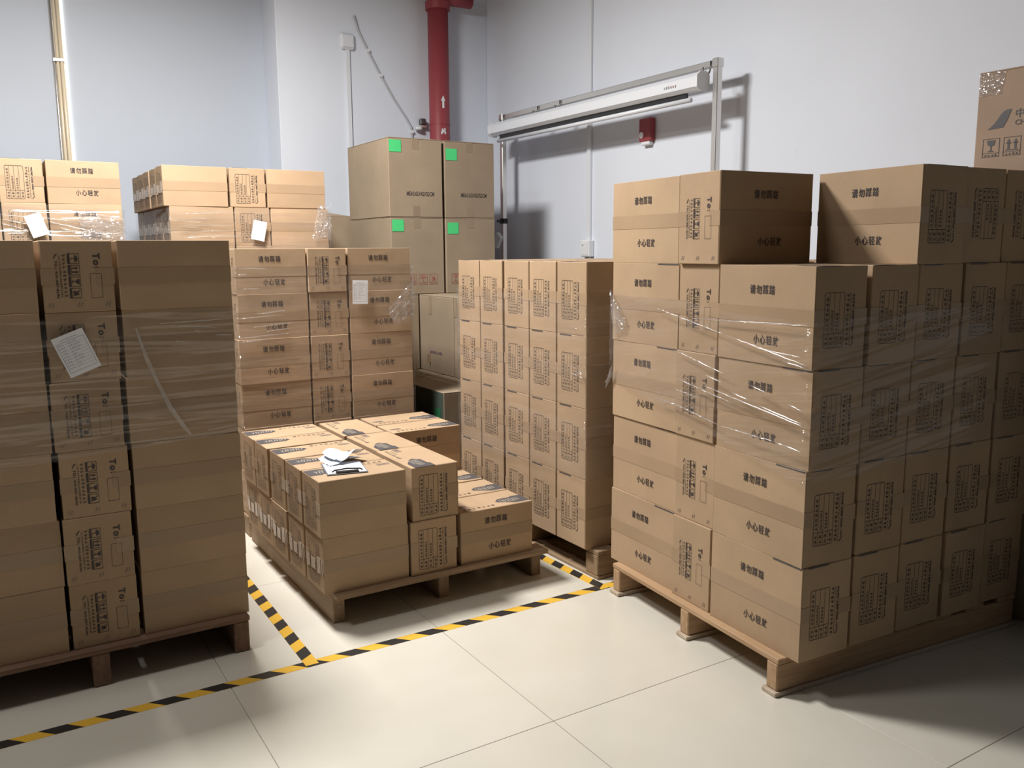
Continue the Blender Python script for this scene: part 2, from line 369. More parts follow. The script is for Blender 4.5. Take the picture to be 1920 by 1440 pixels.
def print_logo(l, wd):
    p = P2(); e = l / 2 - .001; k = min(1, wd / .214)
    p.poly([(e, .004), (e - .05, .004), (e - .055, -.004), (e - .120, -.006), (e - .146, -.034), (e - .138, -.050), (e - .085, -.080), (e - .07, -.088), (e, -.088)], 0)
    for j in range(8):
        x = e - .128 + j * .0122
        p.poly([(x, -.056), (x + .0028, -.056), (x + .008, -.020), (x + .0052, -.020)], 1, z=.0003)
        if j % 2: p.poly([(x + .009, -.054), (x + .0115, -.056), (x + .007, -.022), (x + .0045, -.020)], 1, z=.0003)
        elif j % 4: p.rect(x + .001, -.042, x + .009, -.039, 1, z=.0003)
        else: p.rect(x + .004, -.023, x + .011, -.020, 1, z=.0003)
    p.rect(e - .118, -.064, e - .05, -.061, 1, z=.0003)
    p.glyphs(7, -l * .48 + .02, -.080, .016, .0235, 0, seed=51)
    p.glyphs(9, -l * .40, -.056, .007, .0085, 0, seed=52)
    rn = random.Random(5)
    x = -l * .46
    while x < -l * .46 + .055:
        w_ = .0008 + rn.random() * .002; p.rect(x, -.040, x + w_, -.012, 2); x += w_ + .0008 + rn.random() * .0012
    return p.mesh('logo_print', [INK_LOGO, INK_LIGHT, INK_BAR])

FACE = {  # u, v, n in the carton's frame
    'front': (Vector((1, 0, 0)), Vector((0, 0, 1)), Vector((0, -1, 0))),
    'back': (Vector((-1, 0, 0)), Vector((0, 0, 1)), Vector((0, 1, 0))),
    'right': (Vector((0, 1, 0)), Vector((0, 0, 1)), Vector((1, 0, 0))),
    'left': (Vector((0, -1, 0)), Vector((0, 0, 1)), Vector((-1, 0, 0))),
    'top': (Vector((1, 0, 0)), Vector((0, 1, 0)), Vector((0, 0, 1)))}
def on_face(o, face, dims, off=.0009, du=0, dv=0):
    """seat a flat object on the face of a carton whose base centre is the origin"""
    l, wd, h = dims; u, v, n = FACE[face]
    half = abs(n.x) * l / 2 + abs(n.y) * wd / 2 + abs(n.z) * h / 2
    m = Matrix((u, v, n)).transposed().to_4x4()
    m.translation = Vector((0, 0, h / 2)) + n * (half + off) + u * du + v * dv
    o.matrix_local = m
    return o

# ------------------------------------------------------------------ the carton kinds
FT = .003
class Kind:
    def __init__(s, name, l, wd, h):
        s.name, s.l, s.w, s.h = name, l, wd, h; s.dims = (l, wd, h)
        s.body = MB().box(-l / 2, l / 2, -wd / 2 + FT, wd / 2 - FT, 0, h, bev=.0025).mesh('carton', KRAFT)
        s.flap = MB().box(-l / 2, l / 2, -FT / 2, FT / 2, 0, h / 2 - .0012, bev=.0012).mesh('flap', KRAFT_EDGE)
        t = .0007; a = .026
        tp = MB(); tp.box(-l / 2 - t, l / 2 + t, -t / 2, t / 2, -a, a); s.tape = tp.mesh('tape', TAPE_BR)
        te = MB(); te.box(-t / 2, t / 2, 0, .055, -a, a); s.tape_end = te.mesh('tape_end', TAPE_BR)
        tt = MB(); rn = random.Random(3)
        x = -wd * .42
        while x < wd * .40:
            w_ = .03 + rn.random() * .03; z0 = -.03 - rn.random() * .012; tt.box(x, min(x + w_, wd * .44), -.0004, .0004, z0, z0 + .045 + rn.random() * .02); x += w_ + .004 + rn.random() * .02
        s.torn = tt.mesh('torn_tape', TAPE_PALE)
        e1 = MB(); e1.box(l / 2 - .128, l / 2 - .004, -.0004, .0004, -.0052, -.0006); s.edge_f = e1.mesh('logo_edge', INK_LOGO)
        e2 = MB(); e2.box(-.0004, .0004, -.088, .002, -.0052, -.0006); s.edge_r = e2.mesh('logo_edge', INK_LOGO)
        s.warn = print_warning(l, h); s.table = print_table(wd, h); s.to = print_to(wd, h); s.logo = print_logo(l, wd)
SMALL = Kind('small', .358, .213, .2265)
BIG = Kind('big', .428, .225, .3175)

def carton(kd, M, rz, exposed, label, group, torn=False, name='carton', flip=False):
    """M: world matrix of the base centre position; exposed: set of open faces"""
    o = bpy.data.objects.new(name, kd.body)
    o.location = M; o.rotation_euler = (0, 0, rz)
    link(o, None, label, 'carton', group)
    l, wd, h = kd.dims
    if flip:   # lying upside down
        o.rotation_euler = (pi, 0, rz); o.location.z += h
        exposed = {dict(front='back', back='front').get(f, f) for f in exposed} - {'top'}
    for face, sy in (('front', -1), ('back', 1)):
        if face in exposed:
            pair = []
            for k in (0, 1):
                f = bpy.data.objects.new('flap', kd.flap); pair.append(f); f.location = (0, sy * (wd / 2 - FT / 2), k * (h / 2 + .0012)); link(f, o)
            t = bpy.data.objects.new('tape', kd.tape); t.location = (0, sy * (wd / 2 + .0006), h / 2); link(t, o)
            if face == 'front':
                for wm, f in zip(kd.warn, pair[::-1]):   # one line printed on each flap
                    t = on_face(bpy.data.objects.new('warning_print', wm), 'front', kd.dims, .0014)
                    t.matrix_basis = Matrix.Translation(-f.location) @ t.matrix_basis; link(t, f)
    for face, sx in (('right', 1), ('left', -1)):
        if face in exposed:
            for sy in (-1, 1):
                t = bpy.data.objects.new('tape_end', kd.tape_end); t.location = (sx * (l / 2 + .0006), sy * wd / 2 + (0 if sy < 0 else -.055), h / 2); link(t, o)
            if face == 'right':
                link(on_face(bpy.data.objects.new('data_table_print', kd.table), 'right', kd.dims, .0014), o)
                if torn:
                    t = on_face(bpy.data.objects.new('torn_tape', kd.torn), 'right', kd.dims, .0016)
                    t.matrix_local = Matrix.Translation((l / 2 + .002, 0, h * .47)) @ Matrix.Rotation(pi / 2, 4, 'Z'); link(t, o)
            else:
                link(on_face(bpy.data.objects.new('address_print', kd.to[0]), 'left', kd.dims, .0014), o); link(on_face(bpy.data.objects.new('press_marks', kd.to[1]), 'left', kd.dims, .0014), o)
    if kd is BIG and 'top' not in exposed and not flip:
        if 'front' in exposed:
            t = bpy.data.objects.new('logo_edge', kd.edge_f); t.location = (0, -wd / 2 - .0009, h); link(t, o)
        if 'right' in exposed:
            t = bpy.data.objects.new('logo_edge', kd.edge_r); t.location = (l / 2 + .0009, 0, h); link(t, o)
    if 'top' in exposed:
        link(on_face(bpy.data.objects.new('logo_print', kd.logo), 'top', kd.dims, .0006), o)
    return o

ORD = ['bottom', 'second', 'third', 'fourth', 'fifth', 'sixth', 'seventh', 'eighth']
class Stack:
    """local frame: origin at the front left corner seen from the front, x to the right, y to the rear"""
    def __init__(s, org, ang, kd, desc, group, z0, seed):
        s.org, s.ang, s.kd, s.desc, s.group, s.z0 = Vector((*org, 0)), ang, kd, desc, group, z0
        s.items = []; s.rn = random.Random(seed); s.shear = 0.0
    def put(s, x, y, rq, layer, role, jit=1.0, dz=None):
        """x,y: centre in the local frame; rq: quarter turns"""
        j = s.rn
        x += (j.random() - .5) * .007 * jit; y += (j.random() - .5) * .009 * jit
        s.items.append(dict(x=x, y=y, rq=rq, layer=layer, role=role, a=(j.random() - .5) * R(1.0) * jit))
    def grid(s, layer, skip=(), gaps=(.008, .008), mid=3, rows=5, qa=0, qm=1, qb=0, rowgap=.008, mids=None):
        l, wd = s.kd.l, s.kd.w; g1, g2 = gaps
        for r in range(rows):
            y = wd / 2 + r * (wd + rowgap)
            if ('A', r) not in skip: s.put(l / 2, y, qa, layer, ('A', r))
            if ('B', r) not in skip: s.put(l + g1 + wd + g2 + l / 2, y, qb, layer, ('B', r))
        depth = rows * wd + (rows - 1) * rowgap
        for r in range(mid):
            if ('M', r) in skip: continue
            step = (depth - l) / (mid - 1) if mid > 1 else 0
            s.put(l + g1 + wd / 2, l / 2 + r * max(step, l + .006), qm, layer, ('M', r))
    def world(s, x, y, z=0):
        c, n = cos(s.ang), sin(s.ang)
        y2 = y; x2 = x + s.shear * y
        return Vector((s.org.x + c * x2 - n * y2, s.org.y + n * x2 + c * y2, z))
    def inside(s, x, y, z, me):
        h = s.kd.h
        for q in s.items:
            if q is me: continue
            z0 = s.z0 + q['layer'] * h
            if not (z0 - .002 < z < z0 + h + .002): continue
            hx, hy = (s.kd.l / 2, s.kd.w / 2) if q['rq'] % 2 == 0 else (s.kd.w / 2, s.kd.l / 2)
            if abs(x - q['x']) < hx and abs(y - q['y']) < hy: return True
        return False
    def build(s, label_fn, seen, torn=()):
        h = s.kd.h; out = []; rests = {}; l, wd = s.kd.l, s.kd.w
        unit = MB().box(-l / 2, l / 2, -wd / 2 + FT, wd / 2 - FT, 0, h, bev=.0025)
        for sy in (-1, 1):
            for k in (0, 1): unit.box(-l / 2, l / 2, sy * (wd / 2 - FT / 2) - FT / 2, sy * (wd / 2 - FT / 2) + FT / 2, k * (h / 2 + .0012), k * (h / 2 + .0012) + h / 2 - .0012)
        full = {k for k in range(9) if not any(seen(*q['role'], k) for q in s.items if q['layer'] == k)}
        for q in s.items:
            z = s.z0 + q['layer'] * h; ex = set()
            if not seen(q['role'][0], q['role'][1], q['layer']):
                p = s.world(q['x'], q['y'], z); m = Matrix.Translation(p) @ Matrix.Rotation(s.ang + q['rq'] * pi / 2 + q['a'], 4, 'Z')
                rest = rests.setdefault('low' if q['layer'] in full else q['role'][0] + (str(q['layer']) if s.kd is SMALL and len(full) > 3 else ''), MB())
                rest.add([m @ Vector(v) for v in unit.v], unit.f); continue
            for face, (u, v, n) in FACE.items():
                a = q['rq'] * pi / 2; nx, ny = n.x * cos(a) - n.y * sin(a), n.x * sin(a) + n.y * cos(a)
                half = (abs(n.x) * s.kd.l + abs(n.y) * s.kd.w) / 2
                if face == 'top':
                    if not s.inside(q['x'], q['y'], z + h + .03, q): ex.add(face)
                elif not s.inside(q['x'] + nx * (half + .05), q['y'] + ny * (half + .05), z + h / 2, q): ex.add(face)
            p = s.world(q['x'], q['y'], z)
            side = ex - {'top'}
            lab, grp = label_fn(q, ex)
            o = carton(s.kd, p, s.ang + q['rq'] * pi / 2 + q['a'], ex, lab, grp or s.group, torn=((q['role'] in torn and q['layer'] == 0) or ('all' in torn and q['role'][0] == 'A')), flip=q.get('flip', False))
            q['obj'] = o; out.append(o)
        for key, rest in rests.items():
            rest.obj('carton_filling', KRAFT, label=f'brown cartons packed out of sight inside the {s.desc}', cat='cartons', kind='stuff', group=s.group)
        return out

# ------------------------------------------------------------------ the room
X0, X1, Y0, Y1, ZC = -7.2, 2.4, -8.0, 4.8, 4.0
fl = MB().box(X0, X1, Y0, Y1, -.03, -.004).obj('floor', GROUT, kind='structure')
tile_me = MB().box(-.3989, .3989, -.3989, .3989, -.010, 0, bev=.0008).mesh('floor_tile', TILE)
for i in range(int(round((X1 - X0) / .8))):
    for j in range(int(round((Y1 - Y0) / .8))):
        o = bpy.data.objects.new('floor_tile', tile_me); o.location = (X0 + .4 + .8 * i, Y0 + .4 + .8 * j, 0); link(o, fl)
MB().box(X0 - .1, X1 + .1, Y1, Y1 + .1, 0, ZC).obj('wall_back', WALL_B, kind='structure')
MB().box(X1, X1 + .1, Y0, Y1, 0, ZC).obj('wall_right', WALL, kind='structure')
MB().box(X0 - .1, X0, Y0, Y1, 0, ZC).obj('wall_left', FAR, kind='structure')
MB().box(X0 - .1, X1 + .1, Y0 - .1, Y0, 0, ZC).obj('wall_front', FAR, kind='structure')
MB().box(X0 - .1, X1 + .1, Y0 - .1, Y1 + .1, ZC, ZC + .1).obj('ceiling', CEIL, kind='structure')
MB().box(.615, X1, 4.48, Y1, 0, ZC, bev=.004).obj('wall_pillar', WALL, kind='structure')

# ------------------------------------------------------------------ pallets
def pallet(org, ang, W_, D_, H_, wmat, label, boards=7, bottom='skid', sw=.05, bw=.10, group='wooden pallets', recess=0.0):
    root = empty('pallet', (*org, 0), ang, label=label, cat='pallet', group=group)
    bt = .020; bb = .016
    rn = random.Random(int(abs(org[0] * 100) + abs(org[1] * 1000)))
    zs0 = bb if bottom else 0
    st = MB().box(recess, D_, -sw / 2, sw / 2, zs0, H_ - bt, bev=.004).mesh('stringer', wmat)
    for x in (sw / 2 + .004, W_ / 2, W_ - sw / 2 - .004):
        o = bpy.data.objects.new('stringer', st); o.location = (x, 0, 0); o.rotation_euler = (0, 0, pi / 2); link(o, root)
        if bottom == 'skid':
            s_ = MB().box(-.012, D_ + .012, -sw / 2 - .008, sw / 2 + .008, 0, bb, bev=.003).obj('skid_board', WOOD_PALE, root); s_.location = (x, 0, 0); s_.rotation_euler = (0, 0, pi / 2)
    if bottom == 'cross':
        for y in (bw / 2, D_ / 2, D_ - bw / 2):
            s_ = MB().box(0, W_, -bw / 2, bw / 2, 0, bb, bev=.003).obj('bottom_board', wmat, root); s_.location = (0, y, 0)
    bd = MB().box(0, W_, -bw / 2, bw / 2, H_ - bt, H_, bev=.003).mesh('deck_board', wmat)
    for k in range(boards):
        o = bpy.data.objects.new('deck_board', bd); o.location = (0, bw / 2 + (D_ - bw) * k / (boards - 1), 0); link(o, root)
    return root

# ------------------------------------------------------------------ L : six-layer wrapped stack in shade
SH = SMALL.h
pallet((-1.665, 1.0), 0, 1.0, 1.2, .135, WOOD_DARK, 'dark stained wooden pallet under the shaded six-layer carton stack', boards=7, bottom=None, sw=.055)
FACEW = {'front': 'printed flaps outward', 'back': 'plain taped flaps outward', 'right': 'data-table end outward', 'left': 'To: address end outward'}
def facing(q, ex, ang_front):
    """which carton face looks to the stack's front (local -y)"""
    for face, (u, v, n) in FACE.items():
        if face == 'top' or face not in ex: continue
        a = q['rq'] * pi / 2; ny = n.x * sin(a) + n.y * cos(a)
        if ny < -.9: return FACEW[face]
    return None
COLN = {'A': 'left column', 'M': 'middle column', 'B': 'right column'}
def labeller(desc, ntop, group, hidden, sides=('outer', 'middle', 'inner')):
    def fn(q, ex):
        fc = facing(q, ex, 0); lay = 'top' if q['layer'] == ntop else ORD[q['layer']]
        c, r = q['role']
        if r == 0 and fc:
            pos = {'A': 'first', 'M': 'middle', 'B': 'last'}[c]
            return f'brown carton, {fc}, {pos} of three, {lay} layer, {desc}', group
        if ex - {'top'}:
            return f'brown carton, {["front","second","third","fourth","rear"][min(r,4)]} of the {dict(zip("AMB", sides))[c]} column, {lay} layer, {desc}', group
        return hidden, group
    return fn
sL = Stack((-1.612, 1.032), 0, SMALL, 'shaded stack', 'cartons of the shaded six-layer stack', .135, 11)
for k in range(6):
    sL.grid(k, qa=2, qm=1, qb=2, skip={('M', 1)} if k < 5 else set(), gaps=(.011, .014))
sL.build(labeller('shaded stack', 5, sL.group, ''), lambda c, r, k: r == 0)

# ------------------------------------------------------------------ C : low open pallet
pallet((-.335, .990), 0, .99, 1.24, .135, WOOD_OLD, 'weathered wooden pallet under the low two-layer pile of cartons', boards=7, bottom=None, sw=.05, recess=.058)
sC = Stack((-.372, 1.020), 0, SMALL, 'low pile', 'cartons of the low two-layer pile', .135, 23)
sC.grid(0, qa=2, qm=3, qb=0, gaps=(.012, .022))
sC.grid(1, qa=2, qm=3, qb=0, gaps=(.022, .012), skip={('B', 0), ('B', 1), ('B', 2)})
for q in sC.items:
    if q['layer'] == 1 and q['role'] in (('A', 3), ('A', 4)): q['x'] -= .004; q['y'] += .012
sC.build(labeller('low pile', 1, sC.group, '', ('tape-side', 'middle', 'table-end-side')), lambda c, r, k: k == 1 or c == 'A' or r == 0 or (c == 'B' and r < 3), torn=[('A', k) for k in range(5)])

# ------------------------------------------------------------------ D : wrapped stack behind the low pile
pallet((-.33, 2.28), 0, 1.0, .9, .11, WOOD_OLD, 'weathered wooden pallet under the wrapped stack behind the low pile', boards=6, bottom=None)
sD = Stack((-.318, 2.30), 0, SMALL, 'wrapped stack behind low pile', 'cartons of the wrapped stack behind the low pile', .11, 31)
for k in range(6):
    sD.grid(k, rows=4, mid=2, qa=0, qm=1, qb=0, gaps=(.007, .007))
sD.build(labeller('wrapped stack behind low pile', 5, sD.group, ''), lambda c, r, k: r == 0 and k > 0)

# ------------------------------------------------------------------ E and F : tall stacks by the back wall
pallet((-.46, 3.18), 0, 1.0, 1.2, .13, WOOD_OLD, 'weathered wooden pallet under the tall stack before the pillar edge', bottom=None)
sE = Stack((-.443, 3.215), 0, SMALL, 'tall stack before pillar edge', 'cartons of the tall stack before the pillar edge', .13, 41)
for k in range(8):
    sE.grid(k, qa=2, qm=3, qb=2, gaps=(.007, .007), skip={('M', 1)} if k < 7 else set())
for q in sE.items:
    if q['layer'] == 7: q['x'] -= .02
sE.build(labeller('tall stack before pillar edge', 7, sE.group, '', ('gap-side', 'middle', 'pillar-side')), lambda c, r, k: k > 5 and (r == 0 or c == 'A'), torn=['all'])
pallet((-1.64, 3.18), 0, 1.0, 1.2, .13, WOOD_OLD, 'weathered wooden pallet under the tall stack before the bright wall strip', bottom=None)
sF = Stack((-1.635, 3.215), 0, SMALL, 'tall stack before bright strip', 'cartons of the tall stack before the bright wall strip', .13, 43)
for k in range(8):
    sF.grid(k, qa=0, qm=3, qb=0, gaps=(.007, .007), skip={('M', 1)} if k < 7 else set())
sF.build(labeller('tall stack before bright strip', 7, sF.group, ''), lambda c, r, k: k > 5 and r == 0)

# ------------------------------------------------------------------ M : large cartons by the screen stand
angM = -pi / 2
pallet((.822, 2.06), angM, 1.215, 1.05, .132, WOOD_OLD, 'grey weathered pallet under four layers of large data-table ends', bottom='cross', sw=.09)
sM = Stack((.79, 2.045), angM, BIG, 'lit wall of data-table ends', 'large cartons stacked with data-table ends outward', .132, 51)
bw_ = BIG.w
for k in range(4):
    for c in range(5):
        x = BIG.w / 2 + c * (BIG.w + .002) + (.012 if c >= 2 else 0)   # a wider dark joint after the second column
        sM.put(x, BIG.l / 2, 3, k, ('T', c), jit=.22)
        sM.put(x, BIG.l * 1.5 + .02, 3, k, ('U', c), jit=.22)
def labM(q, ex):
    c, r = q['role']; lay = 'top' if q['layer'] == 3 else ORD[q['layer']]
    if c == 'T':
        return f'large carton, {["farthest","second","third","fourth","nearest"][r]} of five towards the floor tape, {lay} layer, wall of table ends', sM.group
    return 'large carton packed behind the wall of data-table ends', sM.group
sM.build(labM, lambda c, r, k: c == 'T')

# ------------------------------------------------------------------ R : tall stack of large cartons
angR = -pi / 2 - R(5.6)
def loc_to_world(org, ang, x, y): return (org[0] + cos(ang) * x - sin(ang) * y, org[1] + sin(ang) * x + cos(ang) * y)
orgR = (.835, .762)
pallet(loc_to_world(orgR, angR, .055, -.034), angR, .99, 1.2, .130, WOOD, 'pale new pine pallet under the tallest stack of large cartons', bottom='skid', sw=.05)
sR = Stack(orgR, angR, BIG, 'tallest stack', 'large cartons of the tallest stack', .130, 61)
for k in range(4):
    sR.grid(k, qa=0, qm=1, qb=0, mid=2, gaps=(.007, .009), rowgap=.011)
l_, w_ = BIG.l, BIG.w
sR.put(l_ / 2 - .012, w_ / 2 + .0, 0, 4, ('A', 0), jit=.4)
sR.put(l_ + .010 + w_ / 2, l_ / 2 - .012, 1, 4, ('M', 0), jit=.4)
xb = l_ + w_ + .012 + l_ / 2
for r in range(3):
    sR.put(xb + .010 * (r == 0), w_ / 2 + 2 * (w_ + .007) - .012 + r * (w_ + .006), 0, 4, ('B', r + 2), jit=.5)
    sR.items[-1]['flip'] = r > 0
sR.shear = -.05
for q in sR.items:   # loosely set: rows lean together in pairs, joints vary
    if q['layer'] < 4 and q['role'][0] == 'B': q['y'] += [0, .004, -.004, .004, 0][q['role'][1]] * (1 if q['layer'] % 2 else .6)
for q in sR.items:
    # the rows at the near side drift a little out of square
    q['a'] += R(1.4)
def labR(q, ex):
    c, r = q['role']; lay = 'top' if q['layer'] == 4 else ORD[q['layer']]
    fc = facing(q, ex, 0)
    if c == 'B' and q['layer'] == 4:
        return ['', '', 'large carton with half-shaded printed flaps on the top row of the tallest stack', 'large upside-down carton, middle of three table ends on the tallest stack', 'large upside-down carton, last of three table ends on the tallest stack'][r], sR.group
    if r == 0 and fc:
        return f'large carton, {fc}, {dict(A="first", M="middle", B="last")[c]} of three, {lay} layer, tallest stack', sR.group
    if c == 'B':
        return f'large carton, {["","second","third","fourth","fifth"][r]} table end from the lit corner, {lay} layer, tallest stack', sR.group
    if ex - {'top'}:
        return f'large carton in row {["one","two","three","four","five"][r]} on the wall side, {lay} layer, tallest stack', sR.group
    return 'large carton packed inside the tallest stack', sR.group
sR.build(labR, lambda c, r, k: r == 0 or c == 'B' or k == 4)

# ------------------------------------------------------------------ G : big plain cartons in the corner
GL, GW, GH = .42, .65, .508
def big_carton(loc, label, dims=(GL, GW, GH), m=KRAFT_GREY, group='big plain cartons in the corner', marks=(), rz=0, open_top=False, name='big_carton'):
    l, wd, h = dims
    mb = MB()
    if open_top:
        t = .006
        mb.box(-l / 2, l / 2, -wd / 2, wd / 2, 0, .006); mb.box(-l / 2, -l / 2 + t, -wd / 2, wd / 2, .006, h); mb.box(l / 2 - t, l / 2, -wd / 2, wd / 2, .006, h)
        mb.box(-l / 2 + t, l / 2 - t, -wd / 2, -wd / 2 + t, .006, h); mb.box(-l / 2 + t, l / 2 - t, wd / 2 - t, wd / 2, .006, h)
    else:
        mb.box(-l / 2, l / 2, -wd / 2, wd / 2, 0, h - .005, bev=.004)
    o = mb.obj(name, m); o.location = loc; o.rotation_euler = (0, 0, rz)
    o['label'] = label; o['category'] = 'carton'; o['group'] = group
    if not open_top:
        for s_ in (-1, 1):
            MB().box(min(0, s_ * l / 2) + .001, max(0, s_ * l / 2) - .001, -wd / 2, wd / 2, h - .005, h, bev=.0015).obj('flap', m, o)
        MB().box(-.024, .024, -wd / 2 - .0006, wd / 2 + .0006, h, h + .0006).obj('tape', TAPE_GREY, o)
        for s_ in (-1, 1):
            MB().box(-.024, .024, s_ * wd / 2 - .0008, s_ * wd / 2 + .0008, h - .07, h).obj('tape_end', TAPE_GREY, o)
            MB().box(-.024, .024, s_ * wd / 2 - .0008, s_ * wd / 2 + .0008, 0.004, .075).obj('tape_end', TAPE_GREY, o)
    for mk in marks:
        face, me, nm, du, dv = mk[:5]; off = mk[5] if len(mk) > 5 else .0012
        link(on_face(bpy.data.objects.new(nm, me), face, dims, off, du, dv), o, label=(mk[6] if len(mk) > 6 else None))
    return o
meas = P2().text('MEAS:65X42X52CM', 0, 0, .028, .20, .01, center=True).mesh('size_print', [INK])
note = MB().box(-.042, .042, -.038, .038, 0, .0012, bev=.0003).mesh('green_sticker', GREEN)
pi_ = P2()
for k, kd in enumerate(('glass', 'up', 'umbrella', 'hand')): icon(pi_, kd, -.155 + k * .078, -.035, .062, .07, t=.002)
redicons = pi_.mesh('handling_icons_print', [INK_RED])
redtxt = P2().glyphs(4, -.04, 0, .022, .02, 0, seed=71).mesh('red_print', [INK_RED])
violet = P2().glyphs(9, -.09, 0, .022, .02, 0, seed=72).mesh('violet_print', [INK_VIOLET])
gs = 'green sticker'
zr = [.145 + (GH + .0012) * k for k in range(5)]
pallet((.76, 2.22), 0, 1.0, .99, .145, WOOD_OLD, 'wooden pallet under the front half of the big plain cartons', bottom=None)
pallet((.97, 3.23), 0, .79, 1.0, .145, WOOD_OLD, 'wooden pallet under the rear half of the big plain cartons', bottom=None)
# row 1
big_carton((1.0, 2.575, zr[0]), 'big bottom carton with shade-painted side and green sticker behind the low pile', marks=[('left', MB().box(-.322, .322, -.25, .25, 0, .001).mesh('painted_shade', SHADE_SHEET), 'painted_shade', 0, 0, .0012, 'dark green-grey sheet painting the shade on the side'), ('left', MB().box(-.036, .036, -.036, .036, 0, .0012).mesh('shade_painted_sticker', mat('shade_painted_sticker', (.015, .12, .05), .5)), 'shade_painted_sticker', .255, .12, .0030)])  # sticker green is darkened too, to paint the shade on this side
big_carton((1.0, 3.245, zr[0]), 'big bottom carton with shade-painted side under the corner cartons', marks=[('left', bpy.data.meshes['painted_shade'], 'painted_shade', 0, 0, .0012)])
for y, t_ in ((2.575, 'front'), (3.245, 'middle'), (3.905, 'rear')):
    big_carton((1.435, y, zr[0]), f'big bottom carton in the {t_} of the wall-side row')
# row 2
big_carton((.905, 3.545, zr[1]), 'big second-row carton set back under the stickered corner cartons', marks=[('front', violet, 'violet_print', .03, -.13)])
big_carton((1.335, 3.075, zr[1]), 'big second-row carton with purple print and taped side behind the table ends', marks=[('left', violet, 'violet_print', .08, -.13), ('left', MB().box(-.02, .02, -.06, .06, 0, .0008).mesh('tape_end', TAPE_GREY), 'tape_end', 0, .19), ('left', bpy.data.meshes['tape_end'], 'tape_end', 0, -.19)])
big_carton((1.335, 2.415, zr[1]), 'big second-row carton, closest behind the wall of table ends', marks=[('left', MB().box(-.02, .02, -.06, .06, 0, .0008).mesh('tape_end', TAPE_GREY), 'tape_end', -.30, .19), ('left', violet, 'violet_print', -.05, .12)])
big_carton((1.335, 3.735, zr[1]), 'big second-row carton hidden at the pillar under the corner cartons')
# rows 3 and 4
red4 = ('front', redicons, 'handling_icons_print', .0, -.155)
big_carton((1.121, 3.585, zr[2]), 'third-row corner carton with green sticker and red handling icons, pillar side', dims=(.388, .72, GH), marks=[('front', note, gs, -.142, .20, .0012), red4, ('left', redtxt, 'red_print', .12, -.05)])
big_carton((1.524, 3.582, zr[2]), 'third-row corner carton with green sticker and red handling icons, screen side', dims=(.388, .72, GH), marks=[('front', note, gs, -.138, .185, .0012), red4])
t4 = ('front', meas, 'size_print', .03, -.115)
big_carton((1.119, 3.583, zr[3]), 'top corner carton with green sticker at its upper corner', dims=(.388, .72, GH), marks=[('front', note, gs, -.145, .20, .0012), t4], rz=R(-.4))
o = big_carton((1.526, 3.590, zr[3]), 'top corner carton with lower green sticker and a lifted flap', dims=(.388, .72, GH), marks=[('front', note, gs, -.140, .165, .0012), t4])
f = MB().box(-.15, .15, 0, .18, 0, .004).obj('lifted_flap', KRAFT_GREY, o); f.location = (.02, -.2, GH + .002); f.rotation_euler = (R(9), 0, R(6))
# open carton between E and the corner cartons
for k in range(3):
    top = k == 2
    oc = big_carton((.750, 4.215, .0 + k * .5665), 'open carton with raised flap beside the corner cartons' if top else ['bottom closed carton beside the corner cartons', 'closed carton directly under the open one'][k], dims=(.39, .50, .565), open_top=top, group='cartons between the tall stack and the corner')
    if top:
        g = MB().add([(-.19, -.279, 0), (.19, -.279, 0), (.19, -.13, .015), (-.19, -.13, .06)], [(0, 1, 2, 3)]).obj('open_flap', CARD_IN, oc); g.location = (0, .03, .565)
        sol = g.modifiers.new('t', 'SOLIDIFY'); sol.thickness = .004
        g2 = MB().add([(-.19, .279, 0), (.19, .279, 0), (.19, .30, .06), (-.19, .30, .06)], [(0, 1, 2, 3)]).obj('open_flap', CARD_IN, oc); g2.location = (0, -.03, .565)
        sol = g2.modifiers.new('t', 'SOLIDIFY'); sol.thickness = .004

# ------------------------------------------------------------------ K : dark stack and the carton with the tail-fin mark
for k in range(3):
    big_carton((2.17, -.40, k * .5362), f'dark plain carton, {["bottom","middle","top"][k]} of three beyond the tallest stack', dims=(.41, .64, .535), group='dark cartons beyond the tallest stack', m=KRAFT_GREY)
fin = P2()
fin.poly([(-.232, .036), (-.205, .060), (-.182, .092), (-.172, .100), (-.162, .105), (-.143, .105), (-.160, .062), (-.172, .040)])
fin.text('中国', -.128, .070, .034, .070, .016); fin.text('CHINA', -.128, .043, .020, .088, .02)
for k, kd in enumerate(('glass', 'up', 'umbrella', 'hand')): icon(fin, kd, -.247 + k * .081, -.068, .066, .070, t=.002)
finme = fin.mesh('fin_logo_print', [INK_LOGO])
FINBOX = big_carton((2.19, -.315, 1.6105), 'tall upright carton with dark tail-fin mark and wine-glass icon, near white wall', dims=(.38, .56, .515), m=cardboard('pinkish_cardboard', (.40, .29, .215)), group=None or 'marked carton above the dark cartons',
           marks=[('left', finme, 'fin_logo_print', 0, .0)])

